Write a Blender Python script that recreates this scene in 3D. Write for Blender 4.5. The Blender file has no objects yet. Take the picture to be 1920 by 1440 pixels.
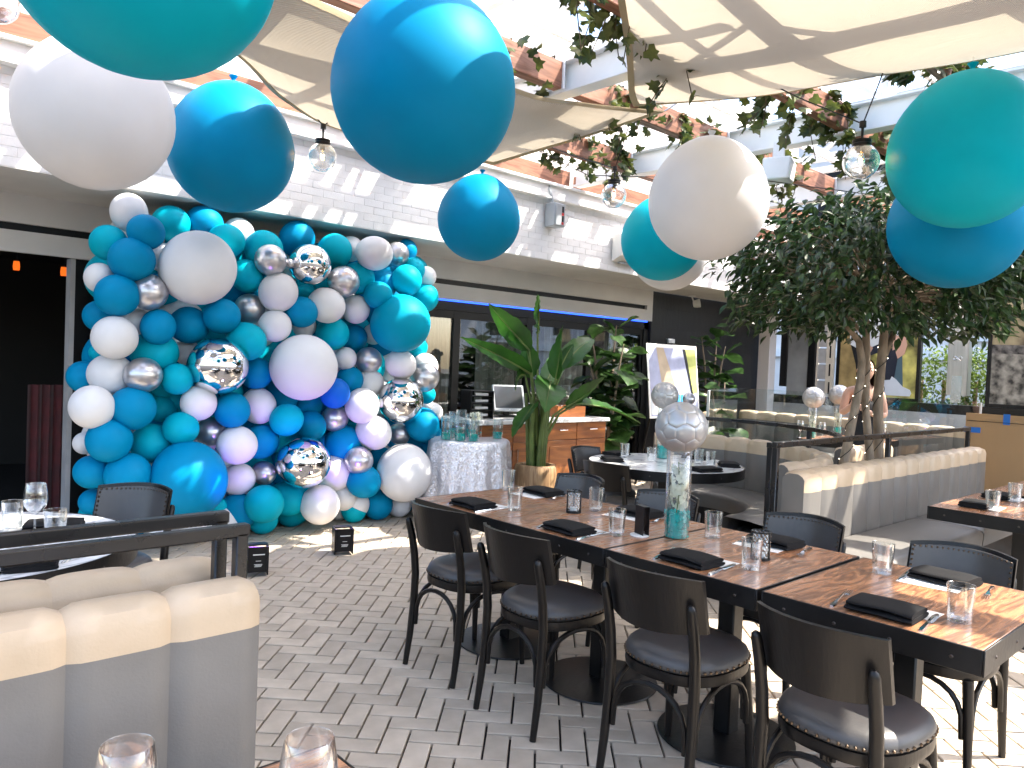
import bpy, bmesh, math, random
from mathutils import Vector, Matrix, Quaternion
R = math.radians
random.seed(7)
scene = bpy.context.scene
col = scene.collection
# ---------------------------------------------------------------- camera
YAW, PITCH, ROLL, EYE = R(47.3), R(-1.57), R(2.37), 1.49
Fv = Vector((math.cos(YAW)*math.cos(PITCH), math.sin(YAW)*math.cos(PITCH), math.sin(PITCH)))
R0 = Vector((math.sin(YAW), -math.cos(YAW), 0)); U0 = R0.cross(Fv)
Rv = R0*math.cos(ROLL) + U0*math.sin(ROLL); Uv = U0*math.cos(ROLL) - R0*math.sin(ROLL)
cd = bpy.data.cameras.new('camera'); cam = bpy.data.objects.new('camera', cd); col.objects.link(cam)
cd.sensor_width = 36; cd.lens = 27.0; cd.clip_start = 0.05; cd.clip_end = 600
cam.matrix_world = Matrix(((Rv.x, Uv.x, -Fv.x, 0), (Rv.y, Uv.y, -Fv.y, 0), (Rv.z, Uv.z, -Fv.z, EYE), (0, 0, 0, 1)))
scene.camera = cam
# ---------------------------------------------------------------- light
SUN = Vector((0.535, -0.50, 1.0)).normalized()
world = bpy.data.worlds.new('World'); scene.world = world; world.use_nodes = True
wn = world.node_tree.nodes; wl = world.node_tree.links
for n in list(wn): wn.remove(n)
wo = wn.new('ShaderNodeOutputWorld'); wb = wn.new('ShaderNodeBackground'); sky = wn.new('ShaderNodeTexSky')
sky.sky_type = 'NISHITA'; sky.sun_disc = False
sky.sun_elevation = math.asin(SUN.z); sky.sun_rotation = math.atan2(SUN.x, SUN.y)
sky.air_density = 1.0; sky.dust_density = 3.0; sky.ozone_density = 0.7; sky.altitude = 20
wb.inputs['Strength'].default_value = 0.15
wl.new(sky.outputs['Color'], wb.inputs['Color']); wl.new(wb.outputs[0], wo.inputs['Surface'])
sd = bpy.data.lights.new('sun', 'SUN'); sd.energy = 3.1; sd.angle = R(0.55); sd.color = (1.0, 0.92, 0.80)
so = bpy.data.objects.new('sun', sd); col.objects.link(so); so.location = (8, -6, 14)
so.rotation_euler = SUN.to_track_quat('Z', 'Y').to_euler()
vs = scene.view_settings; vs.view_transform = 'Standard'; vs.look = 'None'; vs.gamma = 1; vs.use_curve_mapping = False
vs.exposure = 2.35
scene.render.engine = 'CYCLES'
cy = scene.cycles; cy.use_denoising = True; cy.max_bounces = 8; cy.diffuse_bounces = 4; cy.glossy_bounces = 4
cy.transmission_bounces = 6; cy.transparent_max_bounces = 16; cy.caustics_reflective = False; cy.caustics_refractive = False
cy.sample_clamp_indirect = 8; cy.use_adaptive_sampling = True; cy.adaptive_threshold = 0.015

# ---------------------------------------------------------------- materials
MATS = {}
def nodes_of(m):
    m.use_nodes = True; nt = m.node_tree
    for n in list(nt.nodes): nt.nodes.remove(n)
    out = nt.nodes.new('ShaderNodeOutputMaterial'); return nt, out
def M(name, c, rough=.5, metal=0., var=0., vs_=6., bump=0., bs=60., spec=.5, coat=0., rnd=0., emis=None, es=1., trans=0., c2=None, stretch=None, sheen=0., bd=.01):
    """principled surface with noise-driven colour variation c..c2 and noise bump"""
    if name in MATS: return MATS[name]
    m = bpy.data.materials.new(name); nt, out = nodes_of(m); N = nt.nodes.new; L = nt.links.new
    p = N('ShaderNodeBsdfPrincipled'); p.inputs['Roughness'].default_value = rough; p.inputs['Metallic'].default_value = metal
    p.inputs['Specular IOR Level'].default_value = spec; p.inputs['Coat Weight'].default_value = coat; p.inputs['Coat Roughness'].default_value = .15
    if sheen: p.inputs['Sheen Weight'].default_value = sheen
    tc = N('ShaderNodeTexCoord'); src = tc.outputs['Object']
    if stretch:
        mp = N('ShaderNodeMapping'); mp.inputs['Scale'].default_value = stretch; L(src, mp.inputs[0]); src = mp.outputs[0]
    colout = None
    if var or c2:
        nz = N('ShaderNodeTexNoise'); nz.inputs['Scale'].default_value = vs_; nz.inputs['Detail'].default_value = 5; L(src, nz.inputs['Vector'])
        rp = N('ShaderNodeMapRange'); rp.inputs[1].default_value = .33; rp.inputs[2].default_value = .67; L(nz.outputs['Fac'], rp.inputs[0])
        mx = N('ShaderNodeMix'); mx.data_type = 'RGBA'; L(rp.outputs[0], mx.inputs[0])
        a = [x*(1-var) for x in c]; b = [min(1, x*(1+var)) for x in (c2 or c)]
        mx.inputs[6].default_value = (*a, 1); mx.inputs[7].default_value = (*b, 1); colout = mx.outputs[2]
        rr = N('ShaderNodeMapRange'); rr.inputs[3].default_value = max(0, rough-.06); rr.inputs[4].default_value = min(1, rough+.06)
        L(nz.outputs['Fac'], rr.inputs[0]); L(rr.outputs[0], p.inputs['Roughness'])
    if rnd:
        oi = N('ShaderNodeObjectInfo'); mr = N('ShaderNodeMapRange'); mr.inputs[3].default_value = 1-rnd; mr.inputs[4].default_value = 1+rnd; L(oi.outputs['Random'], mr.inputs[0])
        hs = N('ShaderNodeHueSaturation'); L(mr.outputs[0], hs.inputs['Value'])
        if colout: L(colout, hs.inputs['Color'])
        else: hs.inputs['Color'].default_value = (*c, 1)
        colout = hs.outputs[0]
    if colout: L(colout, p.inputs['Base Color'])
    else: p.inputs['Base Color'].default_value = (*c, 1)
    if bump:
        nb = N('ShaderNodeTexNoise'); nb.inputs['Scale'].default_value = bs; nb.inputs['Detail'].default_value = 4; L(src, nb.inputs['Vector'])
        bp = N('ShaderNodeBump'); bp.inputs['Strength'].default_value = bump; bp.inputs['Distance'].default_value = bd
        L(nb.outputs['Fac'], bp.inputs['Height']); L(bp.outputs[0], p.inputs['Normal'])
    if emis: p.inputs['Emission Color'].default_value = (*emis, 1); p.inputs['Emission Strength'].default_value = es
    last = p.outputs[0]
    if trans:
        t = N('ShaderNodeBsdfTranslucent')
        if colout: L(colout, t.inputs['Color'])
        else: t.inputs['Color'].default_value = (*c, 1)
        ms = N('ShaderNodeMixShader'); ms.inputs[0].default_value = trans; L(last, ms.inputs[1]); L(t.outputs[0], ms.inputs[2]); last = ms.outputs[0]
    L(last, out.inputs[0]); MATS[name] = m; return m
def glass(name, tint=(1, 1, 1), lo=.04, hi=.6, rough=.01, blend=.35):
    """thin clear glass: see-through, reflecting more towards grazing angles"""
    if name in MATS: return MATS[name]
    m = bpy.data.materials.new(name); nt, out = nodes_of(m); N = nt.nodes.new; L = nt.links.new
    t = N('ShaderNodeBsdfTransparent'); t.inputs[0].default_value = (*tint, 1)
    g = N('ShaderNodeBsdfGlossy'); g.inputs['Roughness'].default_value = rough; g.inputs[0].default_value = (1, 1, 1, 1)
    lw = N('ShaderNodeLayerWeight'); lw.inputs[0].default_value = blend
    mr = N('ShaderNodeMapRange'); mr.inputs[3].default_value = lo; mr.inputs[4].default_value = hi; L(lw.outputs['Facing'], mr.inputs[0])
    ms = N('ShaderNodeMixShader'); L(mr.outputs[0], ms.inputs[0]); L(t.outputs[0], ms.inputs[1]); L(g.outputs[0], ms.inputs[2]); L(ms.outputs[0], out.inputs[0])
    MATS[name] = m; return m
def wood(name, dark, light, scale=1., axis='X', rough=.35, dist=6., coat=.1):
    """grain along one object axis: stretched noise under distorted bands"""
    if name in MATS: return MATS[name]
    m = bpy.data.materials.new(name); nt, out = nodes_of(m); N = nt.nodes.new; L = nt.links.new
    p = N('ShaderNodeBsdfPrincipled'); p.inputs['Coat Weight'].default_value = coat; p.inputs['Coat Roughness'].default_value = .25
    tc = N('ShaderNodeTexCoord'); oi = N('ShaderNodeObjectInfo')
    ad = N('ShaderNodeVectorMath'); ad.operation = 'ADD'; L(tc.outputs['Object'], ad.inputs[0])
    sc = N('ShaderNodeVectorMath'); sc.operation = 'SCALE'; sc.inputs[0].default_value = (3.1, 7.7, 5.3); L(oi.outputs['Random'], sc.inputs['Scale']); L(sc.outputs[0], ad.inputs[1])
    mp = N('ShaderNodeMapping'); s = {'X': (.9, 7, 7), 'Y': (7, .9, 7), 'Z': (7, 7, .9)}[axis]; mp.inputs['Scale'].default_value = [k*scale for k in s]; L(ad.outputs[0], mp.inputs[0])
    n1 = N('ShaderNodeTexNoise'); n1.inputs['Scale'].default_value = 1.6; n1.inputs['Detail'].default_value = 3; n1.inputs['Distortion'].default_value = .6; L(mp.outputs[0], n1.inputs['Vector'])
    mu = N('ShaderNodeMath'); mu.operation = 'MULTIPLY'; mu.inputs[1].default_value = dist*2.2; L(n1.outputs['Fac'], mu.inputs[0])
    fr = N('ShaderNodeMath'); fr.operation = 'PINGPONG'; fr.inputs[1].default_value = 1; L(mu.outputs[0], fr.inputs[0])
    n2 = N('ShaderNodeTexNoise'); n2.inputs['Scale'].default_value = 14; n2.inputs['Detail'].default_value = 6; L(mp.outputs[0], n2.inputs['Vector'])
    mm = N('ShaderNodeMath'); mm.operation = 'MULTIPLY_ADD'; mm.inputs[1].default_value = .8; L(fr.outputs[0], mm.inputs[0]); 
    m3 = N('ShaderNodeMath'); m3.operation = 'MULTIPLY'; m3.inputs[1].default_value = .3; L(n2.outputs['Fac'], m3.inputs[0]); L(m3.outputs[0], mm.inputs[2])
    mx = N('ShaderNodeMix'); mx.data_type = 'RGBA'; mx.inputs[6].default_value = (*dark, 1); mx.inputs[7].default_value = (*light, 1); L(mm.outputs[0], mx.inputs[0]); L(mx.outputs[2], p.inputs['Base Color'])
    rr = N('ShaderNodeMapRange'); rr.inputs[3].default_value = rough+.1; rr.inputs[4].default_value = rough-.08; L(mm.outputs[0], rr.inputs[0]); L(rr.outputs[0], p.inputs['Roughness'])
    bp = N('ShaderNodeBump'); bp.inputs['Strength'].default_value = .25; bp.inputs['Distance'].default_value = .002; L(mm.outputs[0], bp.inputs['Height']); L(bp.outputs[0], p.inputs['Normal'])
    L(p.outputs[0], out.inputs[0]); MATS[name] = m; return m
def marble(name):
    m = bpy.data.materials.new(name); nt, out = nodes_of(m); N = nt.nodes.new; L = nt.links.new
    p = N('ShaderNodeBsdfPrincipled'); p.inputs['Roughness'].default_value = .18; tc = N('ShaderNodeTexCoord')
    n = N('ShaderNodeTexNoise'); n.inputs['Scale'].default_value = 3; n.inputs['Detail'].default_value = 8; n.inputs['Distortion'].default_value = 1.6; L(tc.outputs['Object'], n.inputs['Vector'])
    a = N('ShaderNodeMath'); a.operation = 'SUBTRACT'; a.inputs[1].default_value = .5; L(n.outputs['Fac'], a.inputs[0])
    b = N('ShaderNodeMath'); b.operation = 'ABSOLUTE'; L(a.outputs[0], b.inputs[0])
    r = N('ShaderNodeMapRange'); r.inputs[1].default_value = 0; r.inputs[2].default_value = .04; L(b.outputs[0], r.inputs[0])
    mx = N('ShaderNodeMix'); mx.data_type = 'RGBA'; mx.inputs[6].default_value = (.42, .43, .45, 1); mx.inputs[7].default_value = (.78, .79, .8, 1); L(r.outputs[0], mx.inputs[0]); L(mx.outputs[2], p.inputs['Base Color'])
    L(p.outputs[0], out.inputs[0]); return m
def sequin(name):
    m = bpy.data.materials.new(name); nt, out = nodes_of(m); N = nt.nodes.new; L = nt.links.new
    p = N('ShaderNodeBsdfPrincipled'); p.inputs['Metallic'].default_value = .6; p.inputs['Roughness'].default_value = .3; tc = N('ShaderNodeTexCoord')
    v = N('ShaderNodeTexVoronoi'); v.inputs['Scale'].default_value = 130; L(tc.outputs['Object'], v.inputs['Vector'])
    g = N('ShaderNodeNewGeometry'); sb = N('ShaderNodeVectorMath'); sb.operation = 'SUBTRACT'; sb.inputs[1].default_value = (.5, .5, .5); L(v.outputs['Color'], sb.inputs[0])
    sc = N('ShaderNodeVectorMath'); sc.operation = 'SCALE'; sc.inputs['Scale'].default_value = .9; L(sb.outputs[0], sc.inputs[0])
    ad = N('ShaderNodeVectorMath'); ad.operation = 'ADD'; L(g.outputs['Normal'], ad.inputs[0]); L(sc.outputs[0], ad.inputs[1])
    no = N('ShaderNodeVectorMath'); no.operation = 'NORMALIZE'; L(ad.outputs[0], no.inputs[0]); L(no.outputs[0], p.inputs['Normal'])
    hs = N('ShaderNodeMix'); hs.data_type = 'RGBA'; hs.inputs[6].default_value = (.70, .71, .78, 1); hs.inputs[7].default_value = (.95, .95, 1, 1); L(v.outputs['Color'], hs.inputs[0]); L(hs.outputs[2], p.inputs['Base Color'])
    L(p.outputs[0], out.inputs[0]); return m
def sailcloth(name):
    m = bpy.data.materials.new(name); nt, out = nodes_of(m); N = nt.nodes.new; L = nt.links.new
    tc = N('ShaderNodeTexCoord'); w = N('ShaderNodeTexWave'); w.inputs['Scale'].default_value = 45; w.inputs['Distortion'].default_value = 1.5; w.bands_direction = 'Y'; L(tc.outputs['Object'], w.inputs['Vector'])
    n = N('ShaderNodeTexNoise'); n.inputs['Scale'].default_value = 3.2; n.inputs['Detail'].default_value = 5; n.inputs['Distortion'].default_value = 1.2; L(tc.outputs['Object'], n.inputs['Vector'])
    bp = N('ShaderNodeBump'); bp.inputs['Strength'].default_value = .5; bp.inputs['Distance'].default_value = .004; L(w.outputs['Fac'], bp.inputs['Height'])
    b2 = N('ShaderNodeBump'); b2.inputs['Strength'].default_value = .25; b2.inputs['Distance'].default_value = .03; L(n.outputs['Fac'], b2.inputs['Height']); L(bp.outputs[0], b2.inputs['Normal'])
    mx = N('ShaderNodeMix'); mx.data_type = 'RGBA'; mx.inputs[6].default_value = (.42, .375, .30, 1); mx.inputs[7].default_value = (.48, .43, .35, 1); L(w.outputs['Fac'], mx.inputs[0])
    d = N('ShaderNodeBsdfDiffuse'); t = N('ShaderNodeBsdfTranslucent')
    for q in (d, t): L(mx.outputs[2], q.inputs['Color']); L(b2.outputs[0], q.inputs['Normal'])
    ms = N('ShaderNodeMixShader'); ms.inputs[0].default_value = .36; L(d.outputs[0], ms.inputs[1]); L(t.outputs[0], ms.inputs[2]); L(ms.outputs[0], out.inputs[0]); return m
def tilewall(name):
    m = bpy.data.materials.new(name); nt, out = nodes_of(m); N = nt.nodes.new; L = nt.links.new
    p = N('ShaderNodeBsdfPrincipled'); p.inputs['Roughness'].default_value = .35; tc = N('ShaderNodeTexCoord')
    mp = N('ShaderNodeMapping'); mp.inputs['Rotation'].default_value = (R(90), 0, 0); L(tc.outputs['Object'], mp.inputs[0])
    b = N('ShaderNodeTexBrick'); b.offset = 0; b.inputs['Scale'].default_value = 1; b.inputs['Brick Width'].default_value = .036; b.inputs['Row Height'].default_value = .3; b.inputs['Mortar Size'].default_value = .003
    b.inputs['Color1'].default_value = (.016, .017, .02, 1); b.inputs['Color2'].default_value = (.024, .025, .028, 1); b.inputs['Mortar'].default_value = (.005, .005, .006, 1)
    L(mp.outputs[0], b.inputs['Vector']); L(b.outputs['Color'], p.inputs['Base Color'])
    bp = N('ShaderNodeBump'); bp.inputs['Strength'].default_value = .8; bp.inputs['Distance'].default_value = .004; bp.invert = True; L(b.outputs['Fac'], bp.inputs['Height']); L(bp.outputs[0], p.inputs['Normal'])
    L(p.outputs[0], out.inputs[0]); return m
m_joint = M('joint_sand', (.022, .019, .017), .95, var=.3, vs_=30)
m_paver = M('paver_concrete', (.51, .43, .335), .8, var=.06, vs_=9, bump=.3, bs=220, rnd=.15, c2=(.545, .465, .37), bd=.003)
m_brick = M('painted_brick', (.78, .79, .80), .6, var=.03, vs_=10, bump=.35, bs=90, rnd=.03, bd=.004)
m_mortar = M('painted_mortar', (.77, .78, .79), .7, var=.03, vs_=20, bump=.3)
m_white = M('white_paint', (.78, .78, .77), .4, var=.05, vs_=3, bump=.06, bs=30)
m_soffit = M('soffit_plaster', (.66, .66, .65), .8, var=.05, vs_=3, bump=.1, bs=80)
m_fascia = M('fascia_paint', (.70, .70, .70), .6, var=.04, vs_=3)
m_blackm = M('black_metal', (.006, .006, .0065), .36, var=.2, vs_=8, bump=.08, bs=60, spec=.35)
m_blackp = M('black_plastic', (.006, .006, .007), .3, spec=.35)
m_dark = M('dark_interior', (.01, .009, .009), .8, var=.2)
m_tile = tilewall('dark_tile')
m_timber = wood('cedar_timber', (.13, .05, .027), (.30, .13, .075), 1., 'X', .55, 4, 0)
m_walnut = wood('walnut_top', (.085, .036, .018), (.52, .245, .12), 1.25, 'X', .30, 7, .35)
m_cab = wood('cabinet_wood', (.16, .045, .012), (.33, .115, .028), 1., 'X', .35, 3, .3)
m_stump = wood('stump_wood', (.17, .09, .04), (.42, .27, .14), 1.2, 'Z', .6, 4, 0)
m_marble = marble('white_marble')
m_tan = M('tan_leather', (.50, .385, .26), .42, var=.07, vs_=5, bump=.18, bs=160, c2=(.54, .42, .295), bd=.003)
m_grey = M('grey_leather', (.165, .157, .147), .40, var=.08, vs_=5, bump=.18, bs=160, bd=.003)
m_chairl = M('charcoal_leather', (.062, .060, .060), .38, var=.12, vs_=7, bump=.15, bs=180, bd=.002)
m_chairw = M('black_wood', (.006, .005, .0048), .36, spec=.35, var=.2, vs_=10, stretch=(1, 1, .2), bump=.1, bs=80)
m_rail = M('rail_steel', (.008, .008, .009), .28, spec=.6, var=.2, vs_=8)
m_nail = M('bronze_nail', (.12, .095, .075), .3, metal=1)
m_rivet = M('dark_rivet', (.07, .06, .055), .4, metal=.8)
m_steel = M('polished_steel', (.72, .72, .73), .16, metal=1, var=.05, vs_=15)
m_brushed = M('brushed_steel', (.55, .55, .54), .32, metal=1, var=.1, vs_=4, stretch=(8, 8, .6))
m_napkin = M('black_cloth', (.005, .005, .006), .8, var=.2, bump=.3, bs=300, spec=.25, bd=.002)
m_paper = M('white_paper', (.82, .81, .78), .7)
m_glass = glass('clear_glass', (.97, .98, .98), .05, .85, .01, .45)
m_vase = glass('vase_glass', (.97, .985, .985), .03, .55, .01, .4)
m_pane = glass('window_pane', (.88, .9, .9), .035, .45, .005, .4)
m_clearp = glass('clear_partition', (.93, .96, .96), .05, .6, .005, .3)
m_globe = glass('globe_glass', (.95, .96, .96), .07, .95, .01, .5)
m_bulb = M('lit_filament', (1, .6, .2), .4, emis=(1, .5, .12), es=60)
m_sail = sailcloth('shade_sail')
m_hem = M('sail_hem', (.46, .37, .23), .8, trans=.3, bump=.2, bs=120)
m_seq = sequin('silver_sequin')
m_leafb = M('banana_leaf', (.020, .085, .012), .33, var=.3, vs_=3, trans=.4, c2=(.035, .12, .015), bump=.3, bs=40, stretch=(1, 1, 1), bd=.004)
m_stalk = M('banana_stalk', (.12, .17, .04), .5, var=.3, vs_=6, trans=.1)
m_leaff = M('fiddle_leaf', (.018, .055, .013), .36, var=.35, vs_=4, trans=.3, c2=(.04, .09, .022), bump=.4, bs=18, bd=.01, rnd=.3)
m_leaft = M('ficus_leaf', (.014, .040, .016), .36, var=.5, vs_=16, trans=.25, c2=(.045, .09, .026))
m_leafi = M('ivy_leaf', (.03, .065, .022), .45, var=.45, vs_=9, trans=.25, c2=(.085, .10, .02))
m_leafh = M('hedge_leaf', (.06, .13, .02), .5, var=.5, vs_=6, trans=.35, c2=(.13, .19, .03))
m_bark = M('ficus_bark', (.24, .18, .125), .85, var=.3, vs_=9, bump=.8, bs=26, c2=(.32, .25, .18), stretch=(1, 1, .35), bd=.02)
m_stem = M('vine_stem', (.07, .05, .025), .8, var=.3)
m_card = M('brown_cardboard', (.44, .27, .13), .85, var=.06, vs_=4, bump=.15, bs=60, stretch=(1, 1, .2))
m_tape = M('blue_tape', (.02, .16, .55), .6)
m_teal = M('teal_gel', (.0, .60, .57), .15, var=.25, vs_=40, trans=.45)
m_petal = M('orchid_petal', (.80, .80, .66), .5, trans=.35, var=.06)
m_blue_b = M('latex_blue', (.0, .255, .50), .5, var=.03, vs_=2, spec=.10, trans=.08)
m_teal_b = M('latex_teal', (.0, .43, .58), .5, var=.03, vs_=2, spec=.10, trans=.08)
m_azure_b = M('latex_azure', (.0, .33, .50), .5, var=.03, vs_=2, spec=.10, trans=.08)
m_bluelit_b = M('latex_blue_lit', (.01, .14, .60), .46, var=.03, vs_=2, spec=.10, trans=.08)  # blue latex with the royal tint of its lighting put into the colour
m_white_b = M('latex_white', (.82, .82, .84), .46, var=.02, vs_=2, spec=.10, trans=.12)
m_silver_b = M('satin_silver', (.60, .59, .62), .30, metal=.85, var=.03, vs_=3)
m_mirror_b = M('mirror_foil', (.90, .90, .92), .03, metal=1)
m_ball = M('silver_ball', (.46, .46, .46), .36, metal=.55, var=.05, vs_=6)
m_skin = M('skin', (.55, .33, .24), .5, var=.06, vs_=8)
m_hair = M('brown_hair', (.04, .02, .012), .5, var=.3, vs_=20)
m_cloth = M('black_top', (.012, .013, .016), .8)
m_ebox = M('grey_enamel', (.36, .39, .42), .4, var=.04)
m_red = M('red_plastic', (.5, .02, .02), .4)
m_redc = M('red_velvet', (.06, .004, .006), .8, var=.3, vs_=8, sheen=.3)
m_drape = M('sheer_curtain', (.30, .31, .26), .8, var=.2, vs_=6, stretch=(6, 6, .4))
m_stone = M('dark_stone', (.035, .035, .034), .7, var=.5, vs_=12, bump=.6, bs=20, c2=(.14, .13, .12))
m_pale = M('pale_render', (.74, .70, .67), .8, var=.04, vs_=2)
m_ledge = M('grey_ledge', (.45, .45, .45), .7, var=.1)
m_led = M('blue_led', (.05, .1, .8), .4, emis=(.02, .10, 1.0), es=.8)
m_amber = M('amber_lamp', (.6, .15, .02), .4, emis=(1, .17, .015), es=.22)
m_screen = M('tablet_screen', (.05, .05, .055), .12, coat=.5)
m_beige = M('beige_panel', (.66, .60, .5), .6, var=.05)

# ---------------------------------------------------------------- mesh builder
class MB:
    def __init__(s): s.v = []; s.f = []; s.m = []
    def add(s, vs, fs, m=0):
        o = len(s.v); s.v += [tuple(x) for x in vs]; s.f += [tuple(i+o for i in f) for f in fs]; s.m += [m]*len(fs); return s
    def box(s, x0, x1, y0, y1, z0, z1, m=0):
        return s.add([(x, y, z) for z in (z0, z1) for y in (y0, y1) for x in (x0, x1)], [(0, 2, 3, 1), (4, 5, 7, 6), (0, 1, 5, 4), (2, 6, 7, 3), (0, 4, 6, 2), (1, 3, 7, 5)], m)
    def cbox(s, cx, cy_, cz, sx, sy, sz, b=.005, m=0, mat=None):
        """box with chamfered edges, optionally turned by mat about its centre"""
        h = (sx/2, sy/2, sz/2); b = min(b, *[k*.49 for k in h]); idx = {}; vs = []
        for sg in [(a, e, g) for a in (-1, 1) for e in (-1, 1) for g in (-1, 1)]:
            for ax in range(3):
                p = [sg[k]*(h[k] if k == ax else h[k]-b) for k in range(3)]; idx[(sg, ax)] = len(vs); vs.append(p)
        fs = []
        for ax in range(3):
            o = [k for k in range(3) if k != ax]
            for sgn in (-1, 1):
                q = []
                for a, e in ((-1, -1), (1, -1), (1, 1), (-1, 1)):
                    g = [0]*3; g[ax] = sgn; g[o[0]] = a; g[o[1]] = e; q.append(idx[(tuple(g), ax)])
                fs.append(q if (sgn > 0) == (ax != 1) else q[::-1])
        for ax in range(3):
            o = [k for k in range(3) if k != ax]
            for a in (-1, 1):
                for e in (-1, 1):
                    g0 = [0]*3; g0[o[0]] = a; g0[o[1]] = e; g1 = list(g0); g0[ax] = -1; g1[ax] = 1; g0, g1 = tuple(g0), tuple(g1)
                    q = [idx[(g0, o[0])], idx[(g1, o[0])], idx[(g1, o[1])], idx[(g0, o[1])]]; fs.append(q)
        for sg in {k[0] for k in idx}: fs.append([idx[(sg, k)] for k in range(3)])
        c = Vector((cx, cy_, cz)); vs = [(mat @ Vector(p) if mat else Vector(p)) + c for p in vs]
        return s.add(vs, fs, m)
    def tube(s, pts, r, n=8, m=0, cap=True):
        pts = [Vector(p) for p in pts]; rs = r if isinstance(r, (list, tuple)) else [r]*len(pts)
        vs = []; up = None
        for i, p in enumerate(pts):
            d = (pts[min(i+1, len(pts)-1)] - pts[max(i-1, 0)]).normalized()
            if up is None:
                up = d.orthogonal().normalized()
            else:
                up = (up - d*up.dot(d)); up = up.normalized() if up.length > 1e-6 else d.orthogonal().normalized()
            sd_ = d.cross(up)
            for k in range(n):
                a = 2*math.pi*k/n; vs.append(p + (up*math.cos(a) + sd_*math.sin(a))*rs[i])
        fs = []
        for i in range(len(pts)-1):
            for k in range(n):
                k2 = (k+1) % n; fs.append((i*n+k, i*n+k2, (i+1)*n+k2, (i+1)*n+k))
        if cap: fs += [tuple(range(n))[::-1], tuple(range((len(pts)-1)*n, len(pts)*n))]
        return s.add(vs, fs, m)
    def lathe(s, prof, n=24, c=(0, 0, 0), m=0):
        vs = []; fs = []
        for r, z in prof:
            for k in range(n):
                a = 2*math.pi*k/n; vs.append((c[0]+r*math.cos(a), c[1]+r*math.sin(a), c[2]+z))
        for i in range(len(prof)-1):
            for k in range(n):
                k2 = (k+1) % n; fs.append((i*n+k, i*n+k2, (i+1)*n+k2, (i+1)*n+k))
        return s.add(vs, fs, m)
    def ball(s, c, r, n=12, m=0, sz=1.):
        k = n//2; s.lathe([(r*math.sin(math.pi*i/k)+1e-5, -r*sz*math.cos(math.pi*i/k)) for i in range(k+1)], n, c, m); return s
    def grid(s, fn, nu, nv, m=0):
        vs = [fn(i/nu, j/nv) for j in range(nv+1) for i in range(nu+1)]
        fs = [(j*(nu+1)+i, j*(nu+1)+i+1, (j+1)*(nu+1)+i+1, (j+1)*(nu+1)+i) for j in range(nv) for i in range(nu)]
        return s.add(vs, fs, m)
    def prism(s, poly, z0, z1, m=0):
        n = len(poly); vs = [(x, y, z0) for x, y in poly] + [(x, y, z1) for x, y in poly]
        return s.add(vs, [tuple(range(n))[::-1], tuple(range(n, 2*n))] + [(i, (i+1) % n, n+(i+1) % n, n+i) for i in range(n)], m)
    def mesh(s, name, mats, smooth=True, fix=True, ang=38):
        me = bpy.data.meshes.new(name); me.from_pydata(s.v, [], s.f)
        for mt in (mats if isinstance(mats, (list, tuple)) else [mats]): me.materials.append(mt)
        if any(s.m): me.polygons.foreach_set('material_index', s.m)
        if fix:
            bm = bmesh.new(); bm.from_mesh(me); bmesh.ops.recalc_face_normals(bm, faces=bm.faces); bm.to_mesh(me); bm.free()
        if smooth:
            me.polygons.foreach_set('use_smooth', [True]*len(me.polygons)); me.set_sharp_from_angle(angle=R(ang))
        me.update(); return me
    def build(s, name, mats, parent=None, smooth=True, fix=True, ang=38, loc=None, rot=None):
        return link(name, s.mesh(name, mats, smooth, fix, ang), parent, loc, rot)
def link(name, me, parent=None, loc=None, rot=None):
    o = bpy.data.objects.new(name, me); col.objects.link(o)
    if parent: o.parent = parent
    if loc is not None: o.location = loc
    if rot is not None: o.rotation_euler = rot
    return o
def tag(o, label=None, cat=None, group=None, kind=None):
    if label: o['label'] = label
    if cat: o['category'] = cat
    if group: o['group'] = group
    if kind: o['kind'] = kind
    return o
def thing(name, label, cat, loc=(0, 0, 0), rz=0., group=None):
    o = bpy.data.objects.new(name, None); col.objects.link(o); o.location = loc; o.rotation_euler = (0, 0, rz); o.empty_display_size = .1
    return tag(o, label, cat, group)
def kids(o):
    return [c for c in bpy.data.objects if c.parent == o]
def copy_tree(o, parent=None, tree=None):
    c = o.copy(); col.objects.link(c); c.parent = parent
    for ch in kids(o): copy_tree(ch, c)
    return c
def place(o, loc, rz=0., label=None, group=None):
    o.location = loc; o.rotation_euler = (0, 0, rz)
    if label: o['label'] = label
    if group: o['group'] = group
    return o
class Stock:
    """a prototype: the first call moves it, later calls copy it with its parts"""
    def __init__(s, proto): s.p = proto; s.used = False
    def put(s, loc, rz=0., label=None, group=None):
        o = s.p if not s.used else copy_tree(s.p); s.used = True
        return place(o, loc, rz, label, group)
ORD = 'first second third fourth fifth sixth seventh eighth ninth tenth eleventh twelfth thirteenth fourteenth fifteenth sixteenth seventeenth eighteenth nineteenth twentieth twenty-first twenty-second'.split()
def rnd(a, b): return random.uniform(a, b)
# ================================================================ SETTING
# ---- ground with herringbone pavers (8 x 4 inch, laid at 45 degrees to the front)
g = MB().add([(-90, -90, -.022), (150, -90, -.022), (150, 150, -.022), (-90, 150, -.022)], [(0, 1, 2, 3)]).build('ground', m_joint, smooth=False)
tag(g, kind='structure')
def paver_mb():
    j, ch, h = .009, .004, .024; mb = MB(); a, b = .2-j, .1-j
    def ring(ix, z): return [(sx*(a/2-ix), sy*(b/2-ix), z) for sx, sy in ((-1, -1), (1, -1), (1, 1), (-1, 1))]
    v = ring(0, -h) + ring(0, -ch*.6) + ring(ch, 0)
    f = [(8, 9, 10, 11)] + [(k+4*l, (k+1) % 4+4*l, (k+1) % 4+4*l+4, k+4*l+4) for l in (0, 1) for k in range(4)]
    return mb.add(v, f)
pv = paver_mb(); pmesh = pv.mesh('paver', m_paver, smooth=False)
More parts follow.
